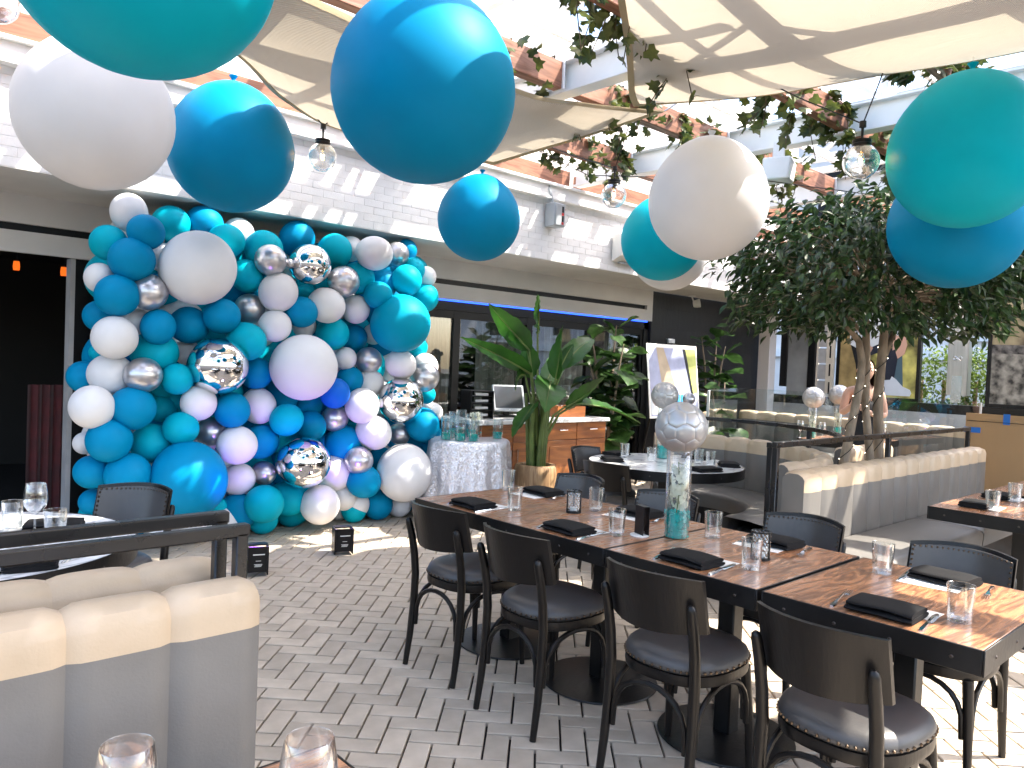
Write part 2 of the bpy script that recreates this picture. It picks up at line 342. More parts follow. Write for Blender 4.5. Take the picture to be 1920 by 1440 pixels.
E2, E1 = Vector((.7071, -.7071, 0)), Vector((.7071, .7071, 0))     # picture-right and forward axes of the bond
U = .1; cells = []
for cx in range(-80, 110):
    for cyy in range(-40, 130):
        s4 = (cx+cyy) % 4
        if s4 == 0: c0 = ((cx+1)*U, (cyy+.5)*U, 0)
        elif s4 == 2: c0 = ((cx+.5)*U, (cyy+1)*U, 1)
        else: continue
        p = E2*(c0[0]+.03) + E1*(c0[1]+.04)
        if -1.5 < p.x < 10.5 and -1.5 < p.y < 6.98: cells.append((p, c0[2]))
def covered(p):      # under the booths nothing of the paving shows
    return (p.x < .95 and 1.2 < p.y < 2.7) or (p.x > 4.3 and 1.75 < p.y < 2.75) or (1.5 < p.x < 4.6 and p.y > 5.75)
def in_view(p):
    d = p - Vector((0, 0, EYE)); z = d.dot(Fv)
    if z < .5: return None
    x, y = 960+1440*d.dot(Rv)/z, 720-1440*d.dot(Uv)/z
    return z if (-20 < x < 1940 and y < 1460) else None
rank = []
for i, (p, o) in enumerate(cells):
    z = in_view(p)
    x_clear = 0 if (p.x < 2.2 and p.y > 2.2) or (p.y < 2.0 and p.x < 2.2) else .8
    rank.append((z + x_clear if z and not covered(p) else 99+i*1e-5, i))
rank.sort(); near = {i for z, i in rank[:300]}
bed = MB()
for i, (p, o) in enumerate(cells):
    rz = -math.pi/4 + (math.pi/2 if o else 0)
    dz = rnd(-.0018, .0012)
    if i in near:
        b = link('paver', pmesh, g, (p.x, p.y, dz), (rnd(-.006, .006), rnd(-.006, .006), rz + rnd(-.008, .008)))
    else:
        cs, sn = math.cos(rz), math.sin(rz)
        bed.add([(p.x+cs*x-sn*y, p.y+sn*x+cs*y, z+dz) for x, y, z in pv.v], pv.f)
tag(bed.build('paver_field', m_paver, g, smooth=False, fix=False), kind='stuff')

# ---- restaurant front: white brick band, soffit, fascia, doors, dark tile
front = thing('restaurant_front', 'white brick building front above dark glass doors behind the balloon wall', 'building', (0, 6, 0))
ft = lambda mb, name, m, par=front, **k: mb.build(name, m, par, **k)
uw = ft(MB().box(-3, 12.4, .003, .4, 2.662, 3.30), 'upper_wall', m_mortar, smooth=False)
bw, bh = .203, .0656; bmesh_ = MB().cbox(0, 0, 0, bw-.004, .036, bh-.004, .002).mesh('brick', m_brick)
bl = []
for r in range(10):
    z = 2.64 + .0335 + r*bh
    for k in range(-16, 62):
        x = k*bw + (bw/2 if r % 2 else 0)
        if -2.9 < x < 12.3: bl.append((x, z))
def bvis(b):
    p = Vector((b[0], 6, b[1])) - Vector((0, 0, EYE)); d = p.dot(Fv)
    if d < .5: return 99
    X = 960+1440*p.dot(Rv)/d
    return d if -10 < X < 1500 else 60+abs(b[0])
bl.sort(key=bvis); rest = MB()
for i, (x, z) in enumerate(bl):
    y = rnd(-.0012, .0012)
    if i < 300: link('brick', bmesh_, uw, (x, .018+y, z))
    else: rest.cbox(x, .018+y, z, bw-.004, .036, bh-.004, .002)
tag(rest.build('brickwork', m_brick, uw, fix=True), kind='stuff')
ft(MB().cbox(4.7, -.005, 3.36, 15.4, .09, .15, .006).cbox(4.7, -.02, 3.302, 15.4, .11, .028, .004).cbox(4.7, -.02, 3.45, 15.4, .13, .03, .004), 'coping_trim', m_white)
sf = ft(MB().box(-3, 12.4, .002, .999, 2.635, 2.66), 'soffit', m_soffit, smooth=False)
fa = ft(MB().box(-3, 9.23, 1.0, 1.06, 2.415, 2.64).box(-3, 9.23, 1.0, 1.06, 2.19, 2.355).box(9.10, 9.23, 1.001, 1.06, 2.355, 2.415).box(9.17, 9.23, 1.06, 1.6, 2.19, 2.64), 'fascia', m_fascia, smooth=False)
ft(MB().box(-3, 9.10, 1.045, 1.08, 2.355, 2.415), 'air_slot', m_blackp, smooth=False)
ft(MB().box(4.4, 9.16, 1.03, 1.05, 2.172, 2.188), 'led_strip', m_led, smooth=False)
ft(MB().box(9.235, 12.4, 1.02, 1.3, 0, 2.64), 'tile_wall', m_tile, smooth=False)
# doors
ft(MB().box(1.62, 9.23, 1.06, 1.2, 2.07, 2.19).box(1.62, 1.72, 1.06, 1.22, 0, 2.07), 'door_head', m_blackm, smooth=False)
xs = [1.72, 2.95, 4.2, 5.62, 6.8, 7.95, 9.12]
for a, b in zip(xs, xs[1:]):
    fr = ft(MB().box(a, a+.05, 1.08, 1.14, 0, 2.07).box(b-.05, b, 1.08, 1.14, 0, 2.07).box(a+.05, b-.05, 1.082, 1.138, 1.98, 2.07).box(a+.05, b-.05, 1.082, 1.138, 0, .12), 'door_leaf', m_blackm, smooth=False)
    ft(MB().box(a+.05, b-.05, 1.104, 1.112, .12, 1.98), 'pane', m_pane, fr, smooth=False)
ft(MB().box(9.12, 9.235, 1.06, 1.2, 0, 2.19), 'door_post', m_blackm, smooth=False)
def drape(mb, x0, x1, y, z0, z1, amp=.04, per=.11):
    n = int((x1-x0)/.012)
    def fn(u, v):
        x = x0+(x1-x0)*u; return (x, y+amp*math.sin(x/per*6.28+.8*math.sin(x*9))*(.7+.3*v), z0+(z1-z0)*v)
    return mb.grid(fn, n, 4)
for a, b in ((4.9, 5.9), (6.3, 7.2), (7.5, 8.4), (8.75, 9.1)): ft(drape(MB(), a, b, 1.5, .05, 2.1), 'curtain', m_drape, fix=False)
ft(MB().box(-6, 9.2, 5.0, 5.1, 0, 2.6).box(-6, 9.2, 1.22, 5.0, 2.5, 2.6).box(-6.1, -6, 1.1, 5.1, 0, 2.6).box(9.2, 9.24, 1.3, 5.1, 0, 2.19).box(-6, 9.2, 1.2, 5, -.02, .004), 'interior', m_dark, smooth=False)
ft(drape(MB(), 1.34, 1.62, 1.28, .0, 1.15, .025, .09), 'red_curtain', m_redc, fix=False)
ft(MB().box(1.585, 1.62, 1.06, 1.2, 0, 2.19), 'door_jamb', m_ledge, smooth=False)
for x, z in ((1.26, 2.19), (1.60, 2.18), (1.83, 2.19)):
    t = thing('pendant_lamp', 'small amber glowing pendant lamp inside the dark doorway', 'lamp', (x*1.25, 9.2, z*1.18-.32), group='amber lamps in the dark doorway')
    MB().lathe([(.001, .05), (.026, .05), (.032, 0), (.028, -.04)], 16).build('lamp_shade', m_amber, t); MB().ball((0, 0, -.02), .018).build('bulb', m_amber, t)
    MB().tube([(0, 0, .05), (0, 0, .5)], .006, 6).build('cord', m_blackp, t)

# ---- pergola: white I-beams across, cedar purlins along, lattice roof frame above
bx_ = [-2.55, -.3, 1.95, 4.2, 6.45, 8.7, 10.95]
names = ['over the left booth, the second one along', 'above the left booth', 'above the big blue balloon', 'above the row of wooden tables', 'above the globe lamps, carrying the white loudspeaker', 'above the ficus tree', 'nearest the street posters']
def ibeam(L, h=.24, w=.13):
    return MB().cbox(0, L/2, h-.008, w, L, .016, .003).cbox(0, L/2, .008, w, L, .016, .003).box(-.006, .006, 0, L, .016, h-.016)
ib = ibeam(14.0)
for x, nm in zip(bx_, names):
    o = ib.build('steel_beam', m_white); o.location = (x, -7.95, 3.52); tag(o, 'white painted steel I beam '+nm, 'beam', 'white pergola beams')
    bolt = MB()
    for k, y in enumerate((4.9, 7.1, 9.2, 10.95, 12.0, 13.15)):
        for z in (.07, .17):
            bolt.add([(-.0065-.01*q, y+.07+.014*math.cos(a), z+.014*math.sin(a)) for q in (0, 1) for a in [i*math.pi/4 for i in range(8)]], [tuple(range(8, 16))] + [(i, (i+1) % 8, 8+(i+1) % 8, 8+i) for i in range(8)])
    tag(bolt.build('bolt', m_white, o, smooth=False), kind='stuff')
    # lattice girder standing on the beam
    gl = thing('lattice_girder', 'white lattice girder standing on the pergola beam '+nm, 'roof girder', (x, 0, 3.76), group='white lattice girders')
    MB().cbox(0, 3.9, .74, .07, 4.4, .09, .004).build('top_rail', m_white, gl)
    pm = MB().cbox(0, 0, .35, .05, .06, .70, .003).mesh('post', m_white); dm = MB().cbox(0, 0, 0, .035, 1.20, .04, .003).mesh('brace', m_white)
    for k in range(5):
        y = 5.8-k*1.05; link('post', pm, gl, (0, y, 0))
        if k: link('brace', dm, gl, (0, y+.525, .35), (R(33 if k % 2 else -33), 0, 0))
for r_, y in enumerate([5.12-k*1.05 for k in range(4)]):
    o = MB().cbox(4.0, 0, 0, 16, .05, .11, .003).build('roof_rafter', m_white); o.location = (0, y, 4.60)
    tag(o, 'thin white roof rafter above the shade sails, %s from the brick wall' % ORD[r_], 'rafter', 'white roof rafters')
for k in range(16):
    x = -2.05+k*.88
    o = MB().cbox(0, 4.85, .06, .09, 2.5, .10, .003).build('roof_batten', m_white); o.location = (x, 0, 4.68)
    tag(o, 'slim white roof batten over the rafters, %s counted from the dark doorway end' % ORD[k], 'batten', 'white roof battens')
tim = MB().cbox(0, 0, .1, 2.10, .09, .2, .006).mesh('timber_purlin', m_timber)
rows = [5.25, 4.1, 2.95, 1.95, .85, -.3, -1.5, -2.7]
bay = ['left booth', 'left round table', 'big blue balloon', 'wooden tables', 'ficus tree', 'back booths']
for ri, y in enumerate(rows):
    for bi in range(6):
        xc = (bx_[bi]+bx_[bi+1])/2
        o = link('timber_purlin', tim, None, (xc, y, 3.545)); tag(o, 'brown timber purlin above the %s, in the %s row from the brick wall' % (bay[bi], ORD[ri]), 'timber beam', 'timber purlins of the pergola')
        
        for sx in (-1.053, 1.053): MB().box(sx-.007, sx+.007, -.06, .06, 0, .21).build('bracket', m_white, o, smooth=False)
for i, (a, b) in enumerate(((-3, 1.85), (1.97, 6.36), (6.55, 12.2))):
    o = MB().cbox((a+b)/2, 6.13, 3.575, b-a, .14, .21, .006).build('wall_plate', m_timber)
    tag(o, 'brown timber plate lying on top of the white brick wall, '+['over the dark doorway', 'over the balloon wall', 'over the dark tiled wall'][i], 'timber beam', 'timber plates on the brick wall')
o = MB().box(-4, 12.6, 6.6, 6.66, 3.3, 5.6).build('upper_facade', m_pale, front, smooth=False); o.location = (0, -6, 0)

# ---- shade sails
def sail(name, label, edges, nu=44, nv=44, sag=.22):
    """Coons patch between four edge curves; edges: lists of 3D points (bottom, right, top, left)"""
    def curve(pts):
        pts = [Vector(p) for p in pts]
        def f(t):
            n = len(pts)-1; i = min(int(t*n), n-1); k = t*n-i
            p0 = pts[max(i-1, 0)]; p1 = pts[i]; p2 = pts[i+1]; p3 = pts[min(i+2, n)]
            return .5*((2*p1)+(p2-p0)*k+(2*p0-5*p1+4*p2-p3)*k*k+(3*p1-p0-3*p2+p3)*k**3)
        return f
    c = [curve(e) for e in edges]       # c0(u) v=0 ; c1(v) u=1 ; c2(u) v=1 ; c3(v) u=0
    P00, P10, P01, P11 = c[0](0), c[0](1), c[2](0), c[2](1)
    def S(u, v):
        p = (1-v)*c[0](u)+v*c[2](u)+(1-u)*c[3](v)+u*c[1](v)-((1-u)*(1-v)*P00+u*(1-v)*P10+(1-u)*v*P01+u*v*P11)
        w = 16*u*(1-u)*v*(1-v)
        p.z += -sag*w + .007*math.sin(p.x*4+p.y*6)*w**.4
        return p
    o = thing(name, label, 'shade sail', tuple(P00))
    MB().grid(lambda u, v: S(u, v)-P00, nu, nv).build('cloth', m_sail, o, fix=False)
    for k, f in enumerate((lambda t: S(t, 0), lambda t: S(1, t), lambda t: S(t, 1), lambda t: S(0, t))):
        ins = (lambda t: S(t, .03), lambda t: S(.97, t), lambda t: S(t, .97), lambda t: S(.03, t))[k]
        hb = MB(); vs_ = []; n = 40
        for i in range(n+1):
            a = f(i/n)-P00; b = ins(i/n)-P00; d = (b-a); d = d.normalized()*.055 if d.length > 1e-4 else d
            vs_ += [a+Vector((0, 0, -.006)), a+d+Vector((0, 0, -.007)), a+d*1.0+Vector((0, 0, .004)), a+Vector((0, 0, .005))]
        fs_ = []
        for i in range(n):
            for q in range(4): fs_.append((4*i+q, 4*i+(q+1) % 4, 4*i+4+(q+1) % 4, 4*i+4+q))
        hb.add(vs_, fs_).build('hem', m_hem, o)
    for p, d in ((P00, (-.2, -.2)), (P10, (.2, -.2)), (P01, (-.2, .2)), (P11, (.2, .2))):
        e = Vector((p.x+d[0]*.5-P00.x, p.y+d[1]*.5-P00.y, 3.58-P00.z)); MB().tube([p-P00, e], .006, 6).build('corner_cable', m_brushed, o)
    return o
sail('shade_sail', 'cream shade sail with a tan hem stretched above the wooden tables',
     [[(1.7, -2.2, 3.46), (2.8, -1.15, 3.42), (3.9, -.45, 3.41), (5.25, .1, 3.46)],
      [(5.25, .1, 3.46), (5.20, .8, 3.43), (5.17, 1.36, 3.42), (5.05, 2.2, 3.44), (4.93, 3.0, 3.46), (4.66, 3.80, 3.50)],
      [(1.2, 1.5, 3.48), (2.3, 2.15, 3.47), (3.1, 2.68, 3.45), (3.75, 3.14, 3.45), (4.35, 3.60, 3.47), (4.66, 3.80, 3.50)],
      [(1.7, -2.2, 3.46), (1.6, -.5, 3.42), (1.2, 1.5, 3.48)]], nu=40, nv=60, sag=.18)
sail('shade_sail', 'unseen cream shade sail added to keep sun off the long banquette',  # added sail outside the view, placed to shade the long banquette
     [[(6.7, -2.6, 3.46), (8.2, -2.3, 3.42), (9.9, -2.6, 3.46)], [(9.9, -2.6, 3.46), (9.6, -.8, 3.42), (9.8, 1.2, 3.48)],
      [(6.6, 1.15, 3.48), (8.2, 1.02, 3.43), (9.8, 1.2, 3.48)], [(6.7, -2.6, 3.46), (6.85, -1.0, 3.42), (6.6, 1.15, 3.48)]], nu=30, nv=30, sag=.2)
sail('shade_sail', 'cream shade sail above the balloon wall, running to the brick wall',
     [[(.2, 3.7, 3.50), (2.04, 3.97, 3.46), (3.72, 4.12, 3.45), (4.3, 3.96, 3.46), (4.86, 3.66, 3.48)],
      [(4.86, 3.66, 3.48), (4.62, 4.25, 3.34), (4.50, 4.75, 3.27), (4.42, 5.14, 3.22)],
      [(.2, 4.1, 3.40), (1.1, 4.1, 3.28), (1.82, 4.46, 3.22), (2.38, 5.0, 3.22), (3.05, 5.28, 3.21), (4.42, 5.14, 3.22)],
      [(.2, 3.7, 3.50), (.24, 3.9, 3.46), (.2, 4.1, 3.40)]], nu=60, nv=34, sag=.12)

# ---- ivy on the purlins
def ivy_leaf(mb, p, size, q):
    o = [(0, 0), (.28, -.12), (.52, .10), (.34, .38), (.40, .62), (.14, .62), (0, 1.0), (-.14, .62), (-.40, .62), (-.34, .38), (-.52, .10), (-.28, -.12)]
    vs_ = [p + q @ Vector((0, .33*size, .03*size))] + [p + q @ Vector((x*size, y*size, -.10*size*abs(x)*2)) for x, y in o]
    n = len(o); mb.add(vs_, [(0, i+1, (i+1) % n+1) for i in range(n)])
def ivy(x0, x1, y, nleaf, label, drop=.22, z=3.74):
    L_ = x1-x0; o = thing('ivy_vine', label, 'ivy', ((x0+x1)/2, y, z), group='ivy on the pergola')
    st = MB(); pts = [(-L_/2+L_*k/16, .05*math.sin(k*1.7), .02-.05*abs(math.sin(k*.9))) for k in range(17)]; st.tube(pts, .007, 6)
    lf = MB()
    for k in range(max(4, int(L_*7))):
        a = Vector((rnd(-L_/2, L_/2), rnd(-.06, .06), .0)); ln = rnd(.06, drop*1.9); side = random.choice((-1, 1))
        pts = [a, a+Vector((rnd(-.05, .05), side*.07, -.04)), a+Vector((rnd(-.1, .1), side*rnd(.06, .12), -.1-ln*.5)), a+Vector((rnd(-.16, .16), side*rnd(.06, .14), -.12-ln))]
        st.tube(pts, .0035, 5)
        for j in range(int(nleaf/max(4, int(L_*7)))):
            t = rnd(0, 3); i = min(int(t), 2); b = pts[i].lerp(pts[i+1], t-i)
            d = Vector((rnd(-1, 1), side*rnd(.1, 1), rnd(-1.2, .2))).normalized()
            q = d.to_track_quat('Y', 'Z') @ Quaternion((0, 1, 0), rnd(-1.3, 1.3))
            ivy_leaf(lf, b + d*.015, rnd(.065, .115), q)
    for k in range(int(nleaf*.45)):
        p = Vector((rnd(-L_/2, L_/2)*rnd(.6, 1), random.choice((-1, 1))*rnd(.045, .12), rnd(-.24, .06))); d = Vector((rnd(-1, 1), math.copysign(rnd(.3, 1), p.y), rnd(-1.2, .3))).normalized()
        ivy_leaf(lf, p, rnd(.07, .12), d.to_track_quat('Y', 'Z') @ Quaternion((0, 1, 0), rnd(-1, 1)))
    st.build('stem', m_stem, o); tag(lf.build('foliage', m_leafi, o, smooth=False, fix=False), kind='stuff')
ivy(5.2, 6.4, 5.25, 120, 'ivy hanging on the timber purlin beside the brick wall lamp')
ivy(4.5, 6.4, 4.1, 150, 'dark ivy trailing on the purlin behind the shade sail tip')
ivy(4.9, 6.4, 2.95, 190, 'ivy with yellow leaves on the purlin over the globe lamp')
ivy(4.9, 6.3, 1.95, 130, 'ivy on the purlin above the turquoise balloon')
ivy(3.2, 4.15, 4.1, 60, 'sparse ivy on the purlin beside the big blue balloon', .12)
ivy(2.6, 4.1, 2.95, 150, 'long heart leaved ivy hanging from the purlin beside the sail hem', .26)
ivy(1.0, 1.9, 3.2, 60, 'small ivy tuft above the upper edge of the sail over the balloon wall', .12)
ivy(6.5, 7.9, 2.95, 150, 'ivy on the purlin just above the ficus crown')
ivy(6.5, 8.0, 4.1, 120, 'ivy beside the white loudspeaker on the far purlin')
ivy(6.6, 8.2, 1.95, 110, 'ivy on the purlin behind the turquoise balloon')
# ================================================================ FURNITURE
# ---- banquettes: a path P(s) gives a point and the direction the sitter faces
def banquette(name, label, P, L, n, ztop, seat=True, zband=.12, seat_d=.47, thick=.13, zseat=.46, bulge=.02, cat='booth', nseat=2, group=None, zlow=.40, pw=4):
    x0, y0, _, _ = P(L/2); o = thing(name, label, cat, (x0, y0, 0), group=group)
    prof = [(0, zlow, 0), (.0, ztop-zband-.002, 0), (.0, ztop-zband+.002, 1), (0, ztop-.045, 1), (-.012, ztop-.016, 1), (-.04, ztop, 1), (-thick+.04, ztop, 1), (-thick+.012, ztop-.016, 1), (-thick, ztop-.045, 1), (-thick, ztop-zband, 1), (-thick, ztop-zband-.004, 0), (-thick, .05, 0)]
    nc = 8
    for k in range(n):
        vs_ = []; fs_ = []; ms = []
        for i in range(nc+1):
            u = i/nc; s_ = L*(k+u)/n; x, y, nx, ny = P(s_); e = abs(2*u-1); b = bulge*(1-e**pw)
            for d, z, mi in prof:
                lift = b*.9 if z > ztop-.03 else 0
                q = d + (b if d > -.03 else (-b*.3 if d < -thick+.03 else 0))
                vs_.append((x-x0+nx*q, y-y0+ny*q, z+lift-(bulge*.55 if z > ztop-.03 else 0)))
        m_ = len(prof)
        for i in range(nc):
            for j in range(m_-1):
                fs_.append((i*m_+j, (i+1)*m_+j, (i+1)*m_+j+1, i*m_+j+1)); ms.append(1 if prof[j][2] and prof[j+1][2] else 0)
        fs_ += [tuple(range(m_)), tuple(range(nc*m_, nc*m_+m_))[::-1]]; ms += [0, 0]
        mb = MB(); mb.v = vs_; mb.f = fs_; mb.m = ms; mb.build('back_channel', [m_grey, m_tan], o, ang=50)
    if seat:
        for k in range(nseat):
            def cr(u, w):
                s_ = L*(k+.004+u*.992)/nseat; x, y, nx, ny = P(s_)
                pr_ = [(0, zseat-.13), (0, zseat-.01), (.02, zseat), (.2, zseat+.008), (seat_d-.05, zseat), (seat_d-.015, zseat-.012), (seat_d, zseat-.04), (seat_d-.004, zseat-.13), (0, zseat-.13)]
                i = min(int(w*8+1e-6), 8); d, z = pr_[i]; d += bulge+.002
                z -= .012*max(0, abs(2*u-1)-.94)/.06 if i in (2, 3, 4, 5) else 0
                return (x-x0+nx*d, y-y0+ny*d, z)
            MB().grid(cr, 24, 8).build('seat_cushion', m_grey, o, ang=60)
        def base(u, w):
            x, y, nx, ny = P(L*u); pts = [(-.05, 0), (-.05, zseat-.135), (seat_d-.09, zseat-.135), (seat_d-.09, 0), (-.05, 0)]
            d, z = pts[min(int(w*4+1e-6), 4)]; return (x-x0+nx*d, y-y0+ny*d, z)
        MB().grid(base, 30, 4).build('plinth', m_blackm, o, smooth=False)
    return o
def straight(xa, ya, xb, yb, nx, ny):
    L = math.hypot(xb-xa, yb-ya)
    return (lambda s: (xa+(xb-xa)*s/L, ya+(yb-ya)*s/L, nx, ny)), L
def arc(cx, cy_, r, a0, a1):
    L = r*abs(a1-a0)
    return (lambda s: (cx+r*math.cos(a0+(a1-a0)*s/L), cy_+r*math.sin(a0+(a1-a0)*s/L), -math.cos(a0+(a1-a0)*s/L), -math.sin(a0+(a1-a0)*s/L))), L
P, L = straight(-1.72, 1.80, .84, 1.80, 0, -1); banquette('banquette', 'tan topped grey booth back with wide channels beside the two empty wine glasses', P, L, 12, .918, zband=.105, bulge=.015, thick=.12, pw=8)
P, L = straight(-1.60, 2.22, .86, 2.22, 0, 1); banquette('banquette', 'tan leather booth back behind the black double rail, facing the left round table', P, L, 12, .905, zband=.2, thick=.12, bulge=.012)
P, L = straight(4.42, 2.17, 7.85, 2.17, 0, -1); banquette('banquette', 'long grey channel back banquette with tan top in front of the ficus tree', P, L, 15, .90, nseat=2, thick=.14)
P, L = arc(5.05, 3.62, 1.10, R(-104), R(42)); banquette('banquette', 'curved grey booth with tan top wrapped round the white round table', P, L, 13, .90, thick=.11, nseat=1)
P, L = straight(7.75, 3.05, 6.75, 3.05, 0, 1); banquette('banquette', 'tan topped booth behind the tree trunks, facing the far table', P, L, 5, .86, thick=.12)
P, L = straight(10.25, 6.1, 10.25, 2.9, -1, 0); banquette('banquette', 'far booth with tan top below the street posters', P, L, 11, .93, thick=.13)
P, L = straight(8.0, 5.3, 9.5, 5.9, .37, -.93); banquette('banquette', 'short tan and grey booth beside the glass partition and fiddle leaf fig', P, L, 5, .95, thick=.13)
# ---- rails
def rail(label, pts, posts, z=1.03, z0=0., s=.045, cat='railing'):
    x0, y0 = pts[0]; o = thing('handrail', label, cat, (x0, y0, 0), group='black steel rails')
    for (xa, ya), (xb, yb) in zip(pts, pts[1:]):
        d = Vector((xb-xa, yb-ya, 0)); l = d.length; rz = math.atan2(d.y, d.x)
        MB().cbox(0, 0, 0, l+s*.3, s, s, .004, mat=Matrix.Rotation(rz, 3, 'Z')).build('top_bar', m_rail, o, loc=((xa+xb)/2-x0, (ya+yb)/2-y0, z))
    for x, y in posts: MB().cbox(0, 0, (z+z0)/2, s, s, z-z0-.01, .004).build('post', m_rail, o, loc=(x-x0, y-y0, 0))
rail('black square rail right behind the tan booth back with wide channels', [(-1.6, 1.955), (.868, 1.955)], [(.852, 1.955), (-.6, 1.955)], 1.02, s=.033)
rail('black square rail behind the booth facing the left round table', [(-1.6, 2.06), (.855, 2.06)], [(.839, 2.06), (-.5, 2.06)], 1.037, s=.033)
rail('straight black rail between the long banquette and the tree trunks', [(4.37, 2.345), (7.95, 2.345)], [(4.39, 2.345), (6.1, 2.345), (7.93, 2.345)], 1.055, s=.036)
rail('curved black rail round the back of the curved booth', [(4.42, 2.41), (5.05, 2.37)] + [(5.05+1.255*math.cos(a), 3.62+1.255*math.sin(a)) for a in [R(-90+11*k) for k in range(12)]], [(4.44, 2.41), (5.05+1.255*math.cos(R(-30)), 3.62+1.255*math.sin(R(-30))), (5.05+1.255*math.cos(R(30)), 3.62+1.255*math.sin(R(30)))], 1.045, s=.034)

# ---- chairs
def superell(a, b, n, k=2.6, ox=0.):
    out = []
    for i in range(n):
        t = 2*math.pi*i/n; c, s_ = math.cos(t), math.sin(t)
        out.append((ox+a*math.copysign(abs(c)**(2/k), c), b*math.copysign(abs(s_)**(2/k), s_)*(1+.07*c)))
    return out
def make_chair():
    o = thing('dining_chair', 'chair', 'chair', group='black bentwood dining chairs')
    n = 40; ol = superell(.215, .205, n)
    def rings(spec):
        mb = MB(); vs_ = []; fs_ = []
        for sc_, z in spec: vs_ += [(x*sc_, y*sc_, z) for x, y in ol]
        for i in range(len(spec)-1): fs_ += [(i*n+k, i*n+(k+1) % n, (i+1)*n+(k+1) % n, (i+1)*n+k) for k in range(n)]
        fs_ += [tuple(range(n))[::-1], tuple(range((len(spec)-1)*n, len(spec)*n))]; return mb.add(vs_, fs_)
    rings([(.93, .405), (.985, .41), (1.0, .425), (.99, .446), (.93, .45)]).build('seat_frame', m_chairw, o)
    rings([(.96, .448), (1.0, .458), (1.0, .470), (.965, .487), (.88, .502), (.70, .511), (.4, .516), (.1, .517)]).build('seat', m_chairl, o, ang=60)
    nl = MB()
    for i in range(54):
        t = i/54*n; a = ol[int(t) % n]; b = ol[(int(t)+1) % n]; f = t-int(t); x, y = a[0]+(b[0]-a[0])*f, a[1]+(b[1]-a[1])*f
        nl.ball((x*1.005, y*1.005, .461), .0058, 6)
    tag(nl.build('seat_nail_trim', m_nail, o), kind='stuff')
    for s_ in (-1, 1):
        MB().tube([(-.258, .178*s_, 0), (-.238, .176*s_, .14), (-.224, .173*s_, .30), (-.220, .172*s_, .44), (-.230, .173*s_, .54), (-.248, .174*s_, .63), (-.268, .176*s_, .70), (-.2725, .176*s_, .715), (-.274, .176*s_, .722)], [.0135, .0165, .0185, .0195, .019, .018, .0165, .0135, .006], 10).build('rear_leg', m_chairw, o)
        MB().tube([(.195, .178*s_, 0), (.185, .17*s_, .2), (.165, .155*s_, .41)], [.0125, .0165, .02], 10).build('front_leg', m_chairw, o)
    def arch(a, b, z0=.20, zt=.395, nm='bentwood_brace'):
        a, b = Vector(a), Vector(b); d = b-a; pts = []
        for k in range(13):
            t = k/12; ang = math.pi*t; u = .5-.5*math.cos(ang); h = math.sin(ang)**.62
            pts.append((a.x+d.x*(.06+.88*u), a.y+d.y*(.06+.88*u), z0+(zt-z0)*h))
        MB().tube(pts, .0105, 8).build(nm, m_chairw, o)
    arch((-.235, .174, 0), (.185, .170, 0)); arch((-.235, -.174, 0), (.185, -.170, 0)); arch((.183, -.168, 0), (.183, .168, 0)); arch((-.226, -.17, 0), (-.226, .17, 0))
    def bx(y, z): return -.288 + .085*(y/.19)**2 - .26*(z-.62)
    def panel(off0, off1, y1, z0, z1, mat, nm, corner=.02):
        nu, nv = 20, 6; mb = MB()
        def fn(o_): return lambda u, v: (bx((2*u-1)*y1, z0+(z1-z0)*v)+o_, (2*u-1)*y1, z0+(z1-z0)*v + (.012*(1-(2*u-1)**2)*(1 if v > .5 else -1)*abs(2*v-1)))
        mb.grid(fn(off0), nu, nv); mb.grid(fn(off1), nu, nv); k = (nu+1)*(nv+1)
        bd = [i for i in range(nu+1)] + [j*(nu+1)+nu for j in range(1, nv+1)] + [nv*(nu+1)+i for i in range(nu-1, -1, -1)] + [j*(nu+1) for j in range(nv-1, 0, -1)]
        mb.f += [(bd[i], bd[(i+1) % len(bd)], bd[(i+1) % len(bd)]+k, bd[i]+k) for i in range(len(bd))]; mb.m = [0]*len(mb.f)
        mb.build(nm, mat, o, ang=45)
    panel(.0, .018, .196, .615, .80, m_chairw, 'backrest')
    panel(.018, .032, .186, .630, .785, m_chairl, 'back_pad')
    nb = MB()
    pts = [(-.178+.356*k/19, .790) for k in range(20)] + [(s_*.18, .642+.148*k/7) for s_ in (-1, 1) for k in range(7)]
    for y, z in pts: nb.ball((bx(y, z)+.033, y, z-(.006 if z > .78 else 0)), .0062, 6)
    tag(nb.build('back_nail_trim', m_nail, o), kind='stuff')
    return o
CH = Stock(make_chair())
ordn = ['nearest the balloon wall', 'second from the balloon wall', 'third from the balloon wall', 'farthest from the balloon wall']
for k, (x, y, a) in enumerate(((2.45, 2.875, 2), (2.405, 2.28, -1), (2.41, 1.60, 3), (2.37, .965, -3))):
    CH.put((x-.01, y, 0), R(a), 'black bentwood chair, aisle side of the wooden tables, '+ordn[k])
for k, (x, y, a) in enumerate(((3.28, 3.19, 178), (3.26, 2.50, 183), (3.27, 1.73, 179), (3.24, 1.03, 181))):
    CH.put((x+.03, y, 0), R(a), 'studded grey leather chair, booth side of the wooden tables, '+ordn[k])
CH.put((4.48, 3.60, 0), R(6), 'black chair at the white round table, beside the plant pot')
CH.put((4.86, 4.06, 0), R(-84), 'black chair at the white round table, between the pot and the cabinet')
CH.put((1.02, 3.86, 0), R(218), 'studded black chair at the left round table in front of the balloons')

